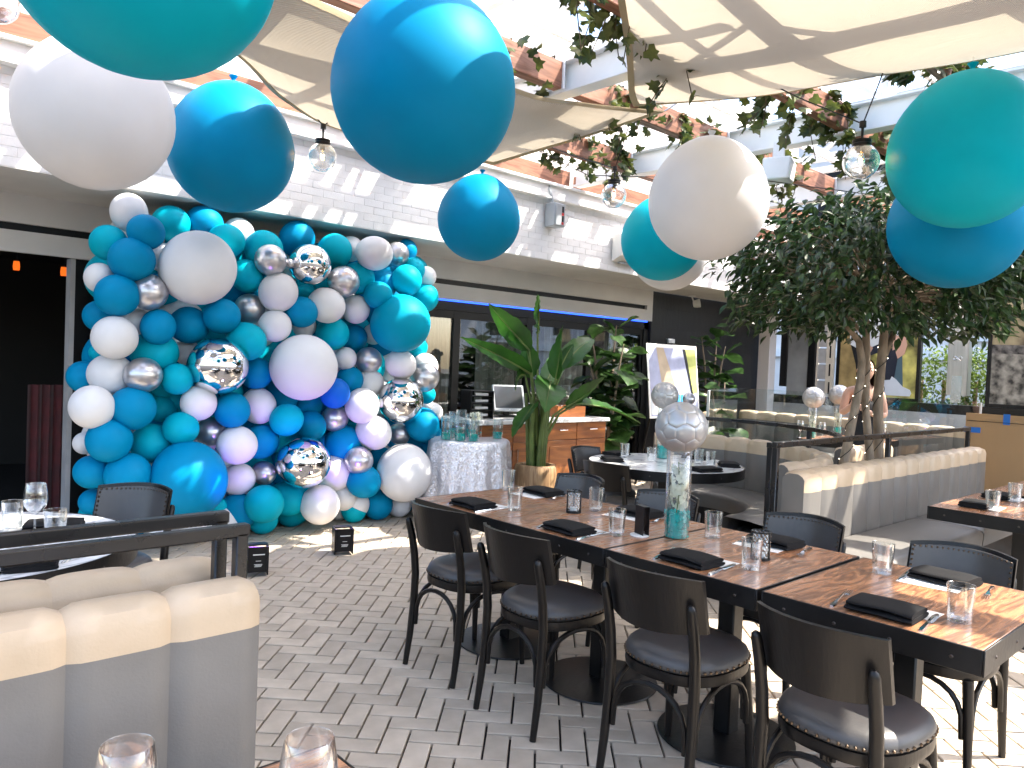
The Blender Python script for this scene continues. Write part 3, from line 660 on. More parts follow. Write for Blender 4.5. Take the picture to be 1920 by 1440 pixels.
# ---- tables
def rivets(mb, p0, p1, n, nrm, r=.006):
    for k in range(n):
        t = (k+.5)/n; c = Vector(p0).lerp(Vector(p1), t); q = Vector(nrm).to_track_quat('Z', 'Y')
        mb.add([c+q @ Vector((r*math.cos(a)*s_, r*math.sin(a)*s_, h)) for s_, h in ((1, 0), (.6, .003)) for a in [i*math.pi/4 for i in range(8)]], [tuple(range(8, 16))]+[(i, (i+1) % 8, 8+(i+1) % 8, 8+i) for i in range(8)])
def make_table(wx, wy, group=None, base=True):
    o = thing('wooden_table', 't', 'table', group=group)
    MB().cbox(0, 0, .739, wx-.012, wy-.012, .032, .002).build('table_top', m_walnut, o)
    e = MB(); t, h, zc = .006, .075, .717
    for s_ in (-1, 1): e.cbox(0, s_*(wy/2-.003), zc, wx, t, h, .0015); e.cbox(s_*(wx/2-.003), 0, zc, t, wy-.013, h, .0015)
    e.build('edge_band', m_blackm, o)
    rv = MB()
    for s_ in (-1, 1): rivets(rv, (-wx/2, s_*wy/2, .715), (wx/2, s_*wy/2, .715), 4, (0, s_, 0)); rivets(rv, (s_*wx/2, -wy/2, .715), (s_*wx/2, wy/2, .715), 4, (s_, 0, 0))
    tag(rv.build('rivet', m_rivet, o), kind='stuff')
    if base:
        MB().cbox(0, 0, .35, .075, .075, .69, .006).build('column', m_blackm, o)
        MB().cbox(0, 0, .690, .5, .06, .02, .004).build('top_bracket', m_blackm, o)
        MB().lathe([(.0001, .0), (.268, .0), (.275, .006), (.272, .011), (.16, .02), (.06, .026), (.0001, .028)], 48).build('base_disc', m_blackm, o)
    return o
WT = Stock(make_table(.815, .672, 'row of four wooden tables'))
for k, y in enumerate((2.972, 2.333, 1.655, .968)):
    t = WT.put((2.795, y, 0), 0, 'walnut table with black metal edge in the row of four, '+ordn[k])
rt = make_table(.9, .74); place(rt, (5.30, 1.255, 0), 0, 'walnut table standing over the long banquette seat')
rt2 = make_table(.9, .74); place(rt2, (6.35, 1.255, 0), 0, 'walnut table farther along the long banquette')
bt = make_table(.8, .9); place(bt, (.335, .825, 0), 0, 'walnut table carrying the two empty wine glasses')
def round_table(label, x, y, r):
    o = thing('round_table', label, 'table', (x, y, 0))
    MB().lathe([(.0001, .725), (r-.006, .725), (r-.006, .752), (r-.010, .756), (.0001, .756)], 64).build('table_top', m_marble, o)
    MB().lathe([(r-.0055, .685), (r, .685), (r, .757), (r-.0055, .757), (r-.0055, .685)], 64).build('edge_band', m_blackm, o)
    rv = MB()
    for k in range(14):
        a = 2*math.pi*k/14; d = Vector((math.cos(a), math.sin(a), 0)); rivets(rv, d*r+Vector((0, 0, .72)), d*r+Vector((0, 0, .72)), 1, d)
    tag(rv.build('rivet', m_rivet, o), kind='stuff')
    MB().cbox(0, 0, .35, .075, .075, .70, .006).build('column', m_blackm, o); MB().cbox(0, 0, .70, .6, .07, .05, .004).cbox(0, 0, .70, .068, .6, .048, .004).build('top_bracket', m_blackm, o)
    MB().lathe([(.0001, 0), (.30, 0), (.305, .006), (.3, .012), (.07, .028), (.0001, .03)], 48).build('base_disc', m_blackm, o)
    return o
round_table('white marble round table inside the curved booth', 5.0, 3.60, .605)
round_table('white marble round table beside the dark doorway', .40, 3.36, .60)
o = make_table(1.1, .8); place(o, (9.1, 3.95, 0), R(5), 'dark table with two silver ball centerpieces near the tree')
# ================================================================ TABLE THINGS
def tumbler(h=.115, r=.040):
    mb = MB(); mb.lathe([(.0001, .0), (r*.82, .0), (r*.85, .004), (r*.90, h*.4), (r, h-.001), (r-.0008, h), (r-.002, h-.001), (r*.90-.002, h*.4), (r*.84-.002, .014), (r*.6, .010), (.0001, .009)], 28); return mb
def wineglass():
    return MB().lathe([(.0001, 0), (.034, 0), (.034, .0015), (.01, .004), (.004, .012), (.0035, .075), (.008, .086), (.026, .098), (.038, .118), (.042, .140), (.039, .170), (.034, .200), (.0335, .2007), (.033, .200), (.0378, .170), (.0408, .140), (.0368, .119), (.024, .100), (.0001, .090)], 32)
tm_ = tumbler().mesh('water_glass', m_glass, ang=30); wg_ = wineglass().mesh('wine_glass', m_glass, ang=60)
def napkin_mesh():
    mb = MB(); W, D, H = .20, .16, .03
    for lay, (z0, hh, sh) in enumerate(((0, .017, 0), (.014, .017, .006))):
        def fn(u, w, z0=z0, hh=hh, sh=sh):
            a = 2*math.pi*w; ex = math.copysign(abs(math.cos(a))**.55, math.cos(a)); ez = math.copysign(abs(math.sin(a))**.8, math.sin(a))
            tap = 1-.03*abs(2*u-1)**6
            return ((u-.5)*W*(1-.02*lay), ex*(D/2-sh)*tap+.003*math.sin(u*9+lay), z0+hh*.5+ez*hh*.5*(1+.12*math.sin(u*7+lay*2))+.004*math.sin(u*3.1)*(lay))
        mb.grid(fn, 14, 20); n = 15
        o0 = len(mb.v)-15*21; mb.f += [tuple(o0+j*15 for j in range(20)), tuple(o0+j*15+14 for j in range(20))[::-1]]; mb.m += [0, 0]
    return mb.mesh('napkin', m_napkin, ang=60)
nk_ = napkin_mesh(); cd_ = MB().box(-.055, .055, -.10, .10, 0, .0012).mesh('menu_card', m_paper, smooth=False)
def strip(pts, m=None):
    """flat metal strip along +y: (y, halfwidth, z, thickness)"""
    mb = MB(); vs_ = []; fs_ = []
    for y, w, z, t in pts: vs_ += [(-w, y, z), (w, y, z), (w*.7, y, z+t), (-w*.7, y, z+t)]
    for i in range(len(pts)-1): fs_ += [(4*i+q, 4*i+(q+1) % 4, 4*i+4+(q+1) % 4, 4*i+4+q) for q in range(4)]
    fs_ += [(0, 3, 2, 1), tuple(4*(len(pts)-1)+q for q in range(4))]; return mb.add(vs_, fs_)
fk = strip([(-.10, .006, 0, .004), (-.085, .009, .001, .004), (-.04, .004, .006, .004), (.02, .003, .012, .004), (.045, .006, .010, .003), (.06, .0115, .005, .003)])
for i in range(4):
    x = -.0095+i*.00635
    fk.add([(x-.0017, .058, .005), (x+.0017, .058, .005), (x+.0017, .058, .008), (x-.0017, .058, .008), (x-.001, .105, .008), (x+.001, .105, .008), (x+.001, .105, .0105), (x-.001, .105, .0105)], [(0, 1, 2, 3), (4, 7, 6, 5), (0, 4, 5, 1), (1, 5, 6, 2), (2, 6, 7, 3), (3, 7, 4, 0)])
fk_ = fk.mesh('fork', m_steel, ang=50)
kn_ = strip([(-.115, .006, 0, .006), (-.10, .0085, 0, .008), (-.02, .006, .001, .007), (-.01, .0045, .002, .006), (0, .009, .001, .004), (.07, .011, .001, .003), (.105, .006, .001, .002), (.115, .001, .001, .001)]).mesh('knife', m_steel, ang=50)
sp = strip([(-.10, .006, 0, .004), (-.085, .009, .001, .004), (-.03, .004, .007, .004), (.03, .0035, .010, .004), (.045, .007, .008, .003)])
sp.lathe([(.0001, -.006), (.6, -.003), (1.0, .002), (1.02, .0035), (.85, .001), (.0001, -.003)], 14)
k0 = len(sp.v)-84
for i in range(k0, len(sp.v)): x, y, z = sp.v[i]; sp.v[i] = (x*.0175, .068+y*.027, .009+z)
sp_ = sp.mesh('spoon', m_steel, ang=50)
TZ = .7555
def setting(x, y, rz, where, side, glass_=True, gz=TZ):
    """one place setting; local +x points across the table, +y to the diner's left"""
    c, s_ = math.cos(rz), math.sin(rz); w = lambda a, b: (x+c*a-s_*b, y+s_*a+c*b)
    j = lambda k: rnd(-k, k)
    tag(link('menu_card', cd_, None, (*w(.12+j(.01), -.01), gz), (0, 0, rz+j(.12))), 'white menu card %s' % where, 'card', 'menu cards')
    tag(link('napkin', nk_, None, (*w(.03, .01), gz+.0018), (0, 0, rz+R(90)+j(.10))), 'folded black napkin %s' % where, 'napkin', 'black napkins')
    tag(link('fork', fk_, None, (*w(.05, .155+j(.01)), gz), (0, 0, rz-R(78)+j(.15))), 'steel fork %s' % where, 'fork', 'forks')
    tag(link('knife', kn_, None, (*w(.05, -.115+j(.01)), gz), (0, 0, rz-R(82)+j(.12))), 'steel knife %s' % where, 'knife', 'knives')
    if glass_: tag(link('water_glass', tm_, None, (*w(.15+j(.01), -.165+j(.01)), gz), (0, 0, 0)), 'clear water glass %s' % where, 'glass', 'water glasses')
for k, y in enumerate((2.95, 2.29, 1.65, .93)): setting(2.47, y, 0, 'on the aisle side of the wooden tables, '+ordn[k], 0)
for k, (y, gx, gy) in enumerate(((3.05, 3.0, 3.25), (2.37, 2.98, 2.56), (1.64, 2.96, 1.86), (.97, 3.0, 1.15))):
    setting(3.11, y, math.pi, 'on the booth side of the wooden tables, '+ordn[k], 1, False)
    tag(link('water_glass', tm_, None, (gx, gy, TZ)), 'clear water glass on the booth side of the wooden tables, '+ordn[k], 'glass', 'water glasses')
wh = ['beside the chair on the round table in the booth', 'at the cabinet side of the round table in the booth', 'at the front edge of the round table in the booth', 'before the curved booth on its round table', 'deepest in the curved booth on its round table']
for (x, y), w in zip(((4.66, 3.86), (5.0, 4.10), (4.86, 3.14), (5.30, 3.22), (5.46, 3.62)), wh):
    a = math.atan2(3.6-y, 5.0-x)
    tag(link('napkin', nk_, None, (x, y, TZ+.001), (0, 0, a+R(90))), 'folded black napkin '+w, 'napkin', 'black napkins')
for (x, y), w in zip(((4.95, 3.97), (4.90, 3.66), (5.19, 3.42), (5.28, 3.80), (5.17, 3.30)), ('near the pot', 'in front of the ball vase', 'beside the two napkins', 'near the booth back', 'closest to the curved rail')):
    tag(link('water_glass', tm_, None, (x, y, TZ)), 'clear water glass on the round table in the booth, '+w, 'glass', 'water glasses')
for (x, y, a), w in zip(((.56, 2.92, 80), (.74, 3.45, 160), (.30, 2.84, 95)), ('at the rim of the left round table toward the booth', 'on the left round table behind the wine glass', 'on the left round table partly under the rail')):
    tag(link('napkin', nk_, None, (x, y, TZ+.001), (0, 0, R(a))), 'folded black napkin '+w, 'napkin', 'black napkins')
tag(link('menu_card', cd_, None, (.70, 3.50, TZ), (0, 0, R(70))), 'white menu card on the left round table', 'card', 'menu cards')
tag(link('menu_card', cd_, None, (.60, 3.02, TZ), (0, 0, R(20))), 'white menu card at the rim of the left round table', 'card', 'menu cards')
tag(link('knife', kn_, None, (.70, 2.98, TZ), (0, 0, R(150))), 'steel knife at the rim of the left round table', 'knife', 'knives')
tag(link('fork', fk_, None, (.44, 2.80, TZ), (0, 0, R(160))), 'steel fork at the rim of the left round table', 'fork', 'forks')
tag(link('water_glass', tm_, None, (.605, 3.50, TZ)), 'clear water glass at the left of the wine glass on the round table', 'glass', 'water glasses')
tag(link('water_glass', tm_, None, (.70, 3.25, TZ)), 'clear water glass at the right of the wine glass on the round table', 'glass', 'water glasses')
tag(link('wine_glass', wg_, None, (.655, 3.36, TZ)), 'tall wine glass on the white round table by the dark doorway', 'wine glass', 'wine glasses')
tag(link('wine_glass', wg_, None, (.325, 1.085, TZ)), 'wine glass in front of the tan booth back', 'wine glass', 'wine glasses')
tag(link('wine_glass', wg_, None, (.525, .955, TZ)), 'wine glass at the corner of the walnut table above the pavers', 'wine glass', 'wine glasses')
for (x, y, a), w in zip(((5.10, 1.44, 4), (5.62, 1.46, -3)), ('at the end', 'in the middle')):
    tag(link('napkin', nk_, None, (x, y, TZ+.002), (0, 0, R(a))), 'folded black napkin %s of the banquette table' % w, 'napkin', 'black napkins')
    tag(link('menu_card', cd_, None, (x+.03, y-.07, TZ), (0, 0, R(90+a))), 'white menu card %s of the banquette table' % w, 'card', 'menu cards')
for (x, y), w in zip(((5.03, 1.34), (5.55, 1.36)), ('the end', 'the middle')): tag(link('water_glass', tm_, None, (x, y, TZ)), 'clear water glass at %s of the banquette table' % w, 'glass', 'water glasses')
# candle holders
def candle():
    o = thing('candle_holder', 'c', 'candle holder', group='candle holders'); mb = MB()
    def fn(u, v):
        a = 2*math.pi*u; z = .012+.098*v; d = .0022*math.sin(14*a+(7*math.pi*v*3.2 if 0 else 0))*math.sin(v*math.pi*9)
        return ((.036+d)*math.cos(a), (.036+d)*math.sin(a), z)
    mb.grid(fn, 84, 44).build('hammered_glass', m_ham, o, fix=False, ang=80)
    MB().lathe([(.0001, 0), (.038, 0), (.038, .012), (.034, .012), (.034, .008), (.0001, .008)], 28).build('base_ring', m_blackm, o)
    MB().lathe([(.0375, .106), (.0385, .106), (.0385, .112), (.0355, .112), (.0355, .106)], 28).build('top_ring', m_blackm, o)
    for a in (R(20), R(140), R(260)): MB().cbox(.0385*math.cos(a), .0385*math.sin(a), .059, .003, .008, .1, .0008, mat=Matrix.Rotation(a, 3, 'Z')).build('strap', m_blackm, o)
    MB().lathe([(.0001, .012), (.018, .012), (.018, .026), (.003, .028), (.0001, .034)], 16).build('tealight', m_paper, o)
    return o
m_ham = glass('hammered_glass', (.80, .82, .82), .10, .7, .08, .5)
CD = Stock(candle()); CD.put((2.84, 2.585, TZ), .4, 'hammered glass candle holder on the wooden table nearer the balloon wall'); CD.put((2.79, 1.535, TZ), 2.2, 'hammered glass candle holder beside the ball centerpiece vase')
# menu stand
o = thing('menu_stand', 'black folded table card on a round white foot', 'table card', (2.71, 2.07, TZ), R(70))
MB().lathe([(.0001, 0), (.042, 0), (.042, .005), (.0001, .006)], 28).build('foot', m_paper, o); MB().cbox(0, -.025, .068, .07, .002, .125, .0006).cbox(0, .004, .068, .07, .002, .125, .0006).cbox(0, -.0105, .1305, .07, .031, .002, .0006).build('card', m_blackp, o); MB().cbox(0, -.03, .012, .014, .012, .014, .002).build('clip', m_white, o)
o = thing('menu_stand', 'black and white table card on the banquette table', 'table card', (5.90, 1.30, TZ), R(20)); MB().lathe([(.0001, 0), (.04, 0), (.04, .005), (.0001, .006)], 28).build('foot', m_paper, o); MB().cbox(0, 0, .075, .004, .07, .14, .001).build('card', m_blackp, o); MB().box(-.004, -.0022, -.028, .028, .02, .135).build('print', m_paper, o, smooth=False)

# ---- soccer ball centerpieces
def trunc_ico():
    ph = (1+5**.5)/2; V = [Vector(p).normalized() for p in [(0, s1, s2*ph) for s1 in (-1, 1) for s2 in (-1, 1)]+[(s1, s2*ph, 0) for s1 in (-1, 1) for s2 in (-1, 1)]+[(s2*ph, 0, s1) for s1 in (-1, 1) for s2 in (-1, 1)]]
    d0 = min((V[0]-v).length for v in V[1:])*1.01; nb = [[j for j in range(12) if j != i and (V[i]-V[j]).length < d0] for i in range(12)]; out = []
    def order(c, ps):
        c = c.normalized(); a = (ps[0]-c*ps[0].dot(c)).normalized(); b = c.cross(a); return sorted(ps, key=lambda p: math.atan2(p.dot(b), p.dot(a)))
    for i in range(12): out.append(order(V[i], [(2*V[i]+V[j])/3 for j in nb[i]]))
    for i in range(12):
        for j in nb[i]:
            for k in nb[j]:
                if i < j < k and k in nb[i]:
                    T = [V[i], V[j], V[k]]; out.append(order(sum(T, Vector())/3, [(2*a+b)/3 for a in T for b in T if a is not b]))
    return out
TI = trunc_ico()
def ball_panel(mb, poly, r, rot, sub=3):
    c = sum(poly, Vector())/len(poly); n = len(poly)
    ed = []
    for i in range(n):
        for k in range(sub): ed.append(poly[i].lerp(poly[(i+1) % n], k/sub))
    levels = [(1.0, -.016), (.965, -.010), (.92, -.001), (.6, .0), (.3, 0)]; vs_ = []; m_ = len(ed)
    for f, dr in levels: vs_ += [rot @ ((c.lerp(e, f)).normalized()*(r*(1+dr))) for e in ed]
    vs_.append(rot @ (c.normalized()*r)); fs_ = []
    for l in range(len(levels)-1): fs_ += [(l*m_+k, l*m_+(k+1) % m_, (l+1)*m_+(k+1) % m_, (l+1)*m_+k) for k in range(m_)]
    fs_ += [((len(levels)-1)*m_+k, (len(levels)-1)*m_+(k+1) % m_, len(vs_)-1) for k in range(m_)]; mb.add(vs_, fs_)
def soccer_ball(loc, r, label, rot, parts=False):
    rot = rot.to_matrix()
    if parts:
        o = thing('soccer_ball', label, 'ball', loc, group='silver soccer balls'); MB().ball((0, 0, 0), r*.975, 32).build('bladder', m_ball, o)
        for p in TI: mb = MB(); ball_panel(mb, p, r, rot); mb.build('panel', m_ball, o, ang=60)
    else:
        mb = MB()
        for p in TI: ball_panel(mb, p, r, rot)
        o = mb.build('soccer_ball', m_ball, loc=loc, ang=60); tag(o, label, 'ball', 'silver soccer balls')
def gel(r, h, n, sz=.009):
    mb = MB()
    for k in range(n):
        a = rnd(0, 6.283); q = r*math.sqrt(rnd(.15, 1)); z = rnd(.008, h); s_ = sz*rnd(.7, 1.25); c = Vector((q*math.cos(a), q*math.sin(a), z)); qq = Quaternion((rnd(-1, 1), rnd(-1, 1), rnd(-1, 1)), rnd(0, 3)).normalized()
        mb.add([c+qq @ (Vector(v)*s_) for v in ((1, 0, 0), (-1, 0, 0), (0, 1, 0), (0, -1, 0), (0, 0, 1), (0, 0, -1))], [(0, 2, 4), (2, 1, 4), (1, 3, 4), (3, 0, 4), (2, 0, 5), (1, 2, 5), (3, 1, 5), (0, 3, 5)])
    mb.lathe([(.0001, .004), (r*.9, .004), (r*.9, h*.92), (.0001, h*.92)], 16); return mb
def vase_mb(r, h): return MB().lathe([(.0001, 0), (r-.002, 0), (r, .003), (r, h), (r-.001, h+.001), (r-.003, h), (r-.003, .012), (.0001, .010)], 40)
def orchid(mb, ms, z0, z1, n, R_):
    pts = [(.004*math.sin(k*1.1), .006*math.cos(k*.8), z0+(z1-z0)*k/8) for k in range(9)]; ms.tube(pts, .0022, 6)
    for k in range(n):
        t = .2+.75*k/(n-1); a = k*2.4; z = z0+(z1-z0)*t; c = Vector((R_*math.cos(a), R_*math.sin(a), z)); f = Vector((math.cos(a), math.sin(a), -.25)).normalized(); q = f.to_track_quat('Z', 'Y'); ms.tube([(0, 0, z+.006), c], .0014, 5); s_ = .034*(1.05-.35*t)
        for i in range(5):
            b = i*1.2566+.3; wdt = .55 if i % 2 else .4
            pl = [Vector((0, 0, 0)), Vector((wdt*.7, .35, .10)), Vector((wdt, .72, .14)), Vector((wdt*.5, 1.02, .04)), Vector((0, 1.08, .0)), Vector((-wdt*.5, 1.02, .04)), Vector((-wdt, .72, .14)), Vector((-wdt*.7, .35, .10)), Vector((0, .6, .03))]
            rot = Matrix.Rotation(b, 3, 'Z'); mb.add([c+q @ (rot @ p*s_) for p in pl], [(8, j, (j+1) % 8) for j in range(8)])
        mb.ball(tuple(c+f*.006), .0055, 6)
def centerpiece(x, y, z, label, ball_label, hv=.46, r=.056, rb=.122, parts=False, rot=None, flowers=True, nz=None):
    o = thing('vase', label, 'vase', (x, y, z), group='cylinder vases'); vase_mb(r, hv).build('glass', m_vase, o, ang=50)
    tag(gel(r-.005, .115, 380 if parts else 90, .0085).build('teal_gel', m_teal, o, smooth=False, fix=False), kind='stuff')
    pe, st = MB(), MB(); orchid(pe, st, .10, hv*.86, 11 if parts else 7, r*.45); tag(pe.build('orchid_petals', m_petal, o, fix=False, ang=80), kind='stuff'); st.build('orchid_stem', m_stalk, o)
    zb = z+hv+math.sqrt(max(rb*rb-r*r, 0))-.001
    soccer_ball((x, y, zb), rb, ball_label, rot or Quaternion((0, 0, 1), rnd(0, 3)), parts)
fc = (Vector((0, 0, EYE))-Vector((2.82, 1.96, 1.31))).normalized()
qb = Quaternion((0, 0, 1), math.atan2(fc.y, fc.x)) @ Quaternion((0, 1, 0), R(-8)) @ Quaternion((1, 0, 0), R(31.7+90))
centerpiece(2.82, 1.955, TZ, 'tall glass vase of white orchids over teal gel on the wooden tables', 'large silver soccer ball resting on the orchid vase', .385, .0545, .113, True, qb)
centerpiece(5.2, 3.78, TZ, 'glass vase with teal gel on the round table in the booth', 'silver soccer ball on the round table behind the large one', .42, .05, .112)
centerpiece(8.72, 4.22, TZ, 'orchid vase on the far table, beside the wine glasses', 'silver ball on the far table, left of the tree trunks', .36, .05, .125)
centerpiece(9.30, 4.18, TZ, 'orchid vase on the far table, touching the tree trunk view', 'smaller looking silver ball on the far table, right beside the tree trunks', .40, .05, .122)
for k, (x, y) in enumerate(((8.62, 4.05), (8.76, 3.80), (8.9, 4.3), (9.2, 3.75), (9.45, 3.9), (9.35, 3.66), (8.55, 4.28))):
    tag(link('wine_glass', wg_, None, (x, y, TZ)), 'wine glass among the place settings on the far table near the tree', 'wine glass', 'wine glasses on the far table')
# ================================================================ WALL THINGS, LAMPS
def ebox(x, label):
    o = thing('switch_box', label, 'electrical box', (x, 5.982, 2.985), group='grey switch boxes'); MB().cbox(0, -.075, .125, .16, .15, .25, .006).build('case', m_ebox, o)
    MB().cbox(.0, -.157, .125, .14, .012, .23, .004).build('cover', m_ebox, o)
    MB().box(.02, .05, -.1645, -.1632, .15, .215).box(.02, .05, -.1645, -.1632, .05, .115).build('warning_label', m_blackp, o, smooth=False); MB().box(.018, .052, -.1645, -.1632, .118, .147).box(.018, .052, -.1645, -.1632, .02, .047).build('red_label', m_red, o, smooth=False)
    MB().cbox(.092, -.08, .13, .022, .05, .07, .003).build('switch_base', m_blackp, o); MB().tube([(.105, -.08, .15), (.14, -.09, .21)], .009, 8).build('lever', m_red, o)
    MB().tube([(-.02, -.05, .25), (-.02, -.05, .29), (-.035, -.045, .34), (-.06, -.04, .39), (-.06, -.02, .45)], .013, 8).build('conduit', m_ebox, o)
ebox(5.98, 'grey switch box with red lever on the brick wall, between two lamps'); ebox(9.95, 'grey switch box on the brick wall beside the ficus crown')
o = thing('wall_speaker', 'white wedge shaped box on the brick wall behind the turquoise balloon', 'speaker', (7.3, 5.982, 2.75)); MB().add([(-.25, 0, 0), (.25, 0, 0), (.25, 0, .32), (-.25, 0, .32), (-.25, -.14, .06), (.25, -.14, .06), (.25, -.2, .2), (.25, -.16, .32), (-.25, -.16, .32), (-.25, -.2, .2)], [(0, 3, 8, 9, 4), (1, 5, 6, 7, 2), (0, 4, 5, 1), (4, 9, 6, 5), (9, 8, 7, 6), (3, 2, 7, 8), (0, 1, 2, 3)]).build('case', m_white, o, smooth=False); MB().cbox(0, -.03, -.01, .3, .05, .02, .003).build('bracket', m_ebox, o)
o = thing('spotlight', 'round white spotlight under the soffit against the dark tiles', 'spotlight', (10.0, 6.85, 2.64)); MB().lathe([(.0001, 0), (.06, 0), (.06, -.02), (.0001, -.025)], 20).build('ceiling_plate', m_white, o); MB().tube([(0, 0, -.02), (0, -.02, -.07), (0, -.05, -.1)], .012, 8).build('arm', m_white, o)
h = MB().lathe([(.0001, -.05), (.05, -.05), (.062, .0), (.065, .05), (.055, .05), (.05, .035), (.0001, .03)], 24).build('head', m_white, o); h.location = (0, -.09, -.13); h.rotation_euler = (R(80), 0, R(25))
o = thing('loudspeaker', 'white outdoor loudspeaker hanging from the pergola beam', 'speaker', (6.36, 3.52, 3.30), R(200)); MB().add([(x*.5+.0, y, z) for x, y, z in ((-.2, -.13, -.10), (-.2, .13, -.10), (.24, .11, -.10), (.24, -.11, -.10), (-.2, -.15, .07), (-.2, .15, .07), (.16, .12, .11), (.16, -.12, .11))], [(0, 3, 2, 1), (4, 5, 6, 7), (0, 1, 5, 4), (2, 3, 7, 6), (1, 2, 6, 5), (0, 4, 7, 3)]).build('case', m_white, o); MB().cbox(-.02, 0, .18, .04, .1, .16, .004).tube([(-.02, 0, .1), (-.06, 0, .24)], .03, 10).build('bracket', m_white, o)
bv = [c_ for c_ in kids(o) if c_.name.startswith('case')][0]; md = bv.modifiers.new('round', 'BEVEL'); md.width = .018; md.segments = 3
# globe string lamps
def globe_lamp(loc, ends, label):
    o = thing('globe_lamp', label, 'lamp', loc, group='clear globe string lamps'); r = .105
    MB().lathe([(.045, .096)] + [(r*math.sin(a), r*math.cos(a)) for a in [.45+i*(math.pi-.45)/22 for i in range(23)]], 36).build('globe', m_globe, o, ang=60)
    MB().lathe([(.0001, .088), (.05, .088), (.055, .094), (.055, .104), (.05, .108), (.05, .114), (.055, .118), (.054, .128), (.02, .136), (.0001, .137)], 28).build('cap', m_blackm, o)
    MB().lathe([(.0001, .088), (.018, .088), (.018, .055), (.0001, .05)], 14).build('socket', m_blackp, o)
    MB().lathe([(.0001, .05), (.012, .05), (.022, .015), (.023, 0), (.016, -.018), (.0001, -.024)], 16).build('bulb_glass', m_globe, o)
    fl = MB().tube([(-.008, 0, .02), (-.006, 0, -.01), (0, 0, .012), (.006, 0, -.01), (.008, 0, .02)], .004, 6).build('filament', m_bulb, o)
    MB().tube([(0, 0, .135), (0, 0, .215)], .008, 8).lathe([(.0001, .205), (.02, .205), (.02, .24), (.0001, .245)], 12).build('hanger', m_blackp, o)
    for e in ends:
        b = Vector(e)-Vector(loc); a = Vector((0, 0, .225)); MB().tube([a, a.lerp(b, .5)-Vector((0, 0, .015)), b], .0045, 6).build('cable', m_blackp, o)
globe_lamp((2.76, 5.13, 2.93), [(2.45, 5.25, 3.55), (3.0, 5.2, 3.42)], 'clear globe lamp hanging before the sunlit brick above the balloon wall')
globe_lamp((4.95, 4.21, 2.92), [(4.9, 5.2, 3.56), (5.0, 4.1, 3.56)], 'clear globe lamp between the brick wall and the white balloon')
globe_lamp((4.64, 2.03, 2.78), [(4.75, 2.9, 3.56), (4.9, 1.98, 3.56)], 'clear globe lamp above the ficus crown')
globe_lamp((.73, 4.92, 3.28), [(.8, 4.2, 3.46), (.9, 5.2, 3.55)], 'clear globe lamp over the dark doorway')
o = tag(MB().tube([(4.5, 5.25, 3.57), (5.6, 5.1, 3.35), (6.2, 3.6, 3.2), (6.9, 2.9, 3.1), (7.4, 2.9, 3.55)], .004, 6).build('light_cable', m_blackp), 'thin black cable slung between the ivy purlins', 'cable')

# ================================================================ STREET SIDE
BX = 12.5
w = tag(MB().box(BX, BX+.25, -6, 7.0, 0, 1.06).build('terrace_wall', m_blackm, smooth=False), 'low black wall under the street posters', 'wall')
MB().box(BX-.06, BX-.002, -6, 7.0, .80, 1.0).build('ledge', m_ledge, w, smooth=False)
MB().box(BX-.02, BX+.3, -6, 7.0, 1.06, 1.14).build('cap', m_blackm, w, smooth=False)
def framed(name, label, cat, y0, y1, z0, z1, m_bg, prints, x=BX+.05, frame=.05):
    """flat framed print facing the terrace: prints are (polygon in unit coords, material)"""
    o = thing(name, label, cat, (x, (y0+y1)/2, z0)); h = z1-z0; wd = y1-y0
    MB().box(0, .08, -wd/2, -wd/2+frame, 0, h).box(0, .08, wd/2-frame, wd/2, 0, h).box(.001, .079, -wd/2+frame, wd/2-frame, h-frame, h).box(.001, .079, -wd/2+frame, wd/2-frame, 0, frame).build('frame', m_blackm, o, smooth=False)
    MB().box(.02, .06, -wd/2+frame, wd/2-frame, frame, h-frame).build('print_ground', m_bg, o, smooth=False)
    for k, (poly, m, nm) in enumerate(prints):
        pl = [(wd/2-frame-(wd-2*frame)*a, frame+(h-2*frame)*b) for a, b in poly]; n = len(pl); d = .0185-.001*k
        MB().add([(d, a, b) for a, b in pl]+[(.02, a, b) for a, b in pl], [tuple(range(n)), tuple(range(n, 2*n))[::-1]]+[(i, (i+1) % n, n+(i+1) % n, n+i) for i in range(n)]).build(nm, m, o, smooth=False)
    return o
m_pbg = M('print_foliage', (.10, .085, .03), .4, var=.6, vs_=3, c2=(.45, .42, .12)); m_pnav = M('print_navy', (.012, .017, .035), .4); m_pwh = M('print_white', (.62, .66, .70), .4, var=.05); m_psk = M('print_skin', (.60, .36, .27), .4); m_psh = M('print_shoe', (.62, .68, .76), .4, var=.05); m_pbl = M('print_black', (.008, .009, .012), .4); m_pste = M('print_blue', (.07, .13, .17), .4); m_ptan = M('print_tan', (.36, .26, .11), .4, var=.3); m_pden = M('print_denim', (.30, .40, .58), .4, var=.1)
m_psto = M('print_stone', (.03, .03, .028), .4, var=.6, vs_=9, c2=(.22, .21, .18)); m_pblur = M('print_blur', (.16, .12, .07), .4, var=.4, vs_=2.2, c2=(.40, .34, .20))
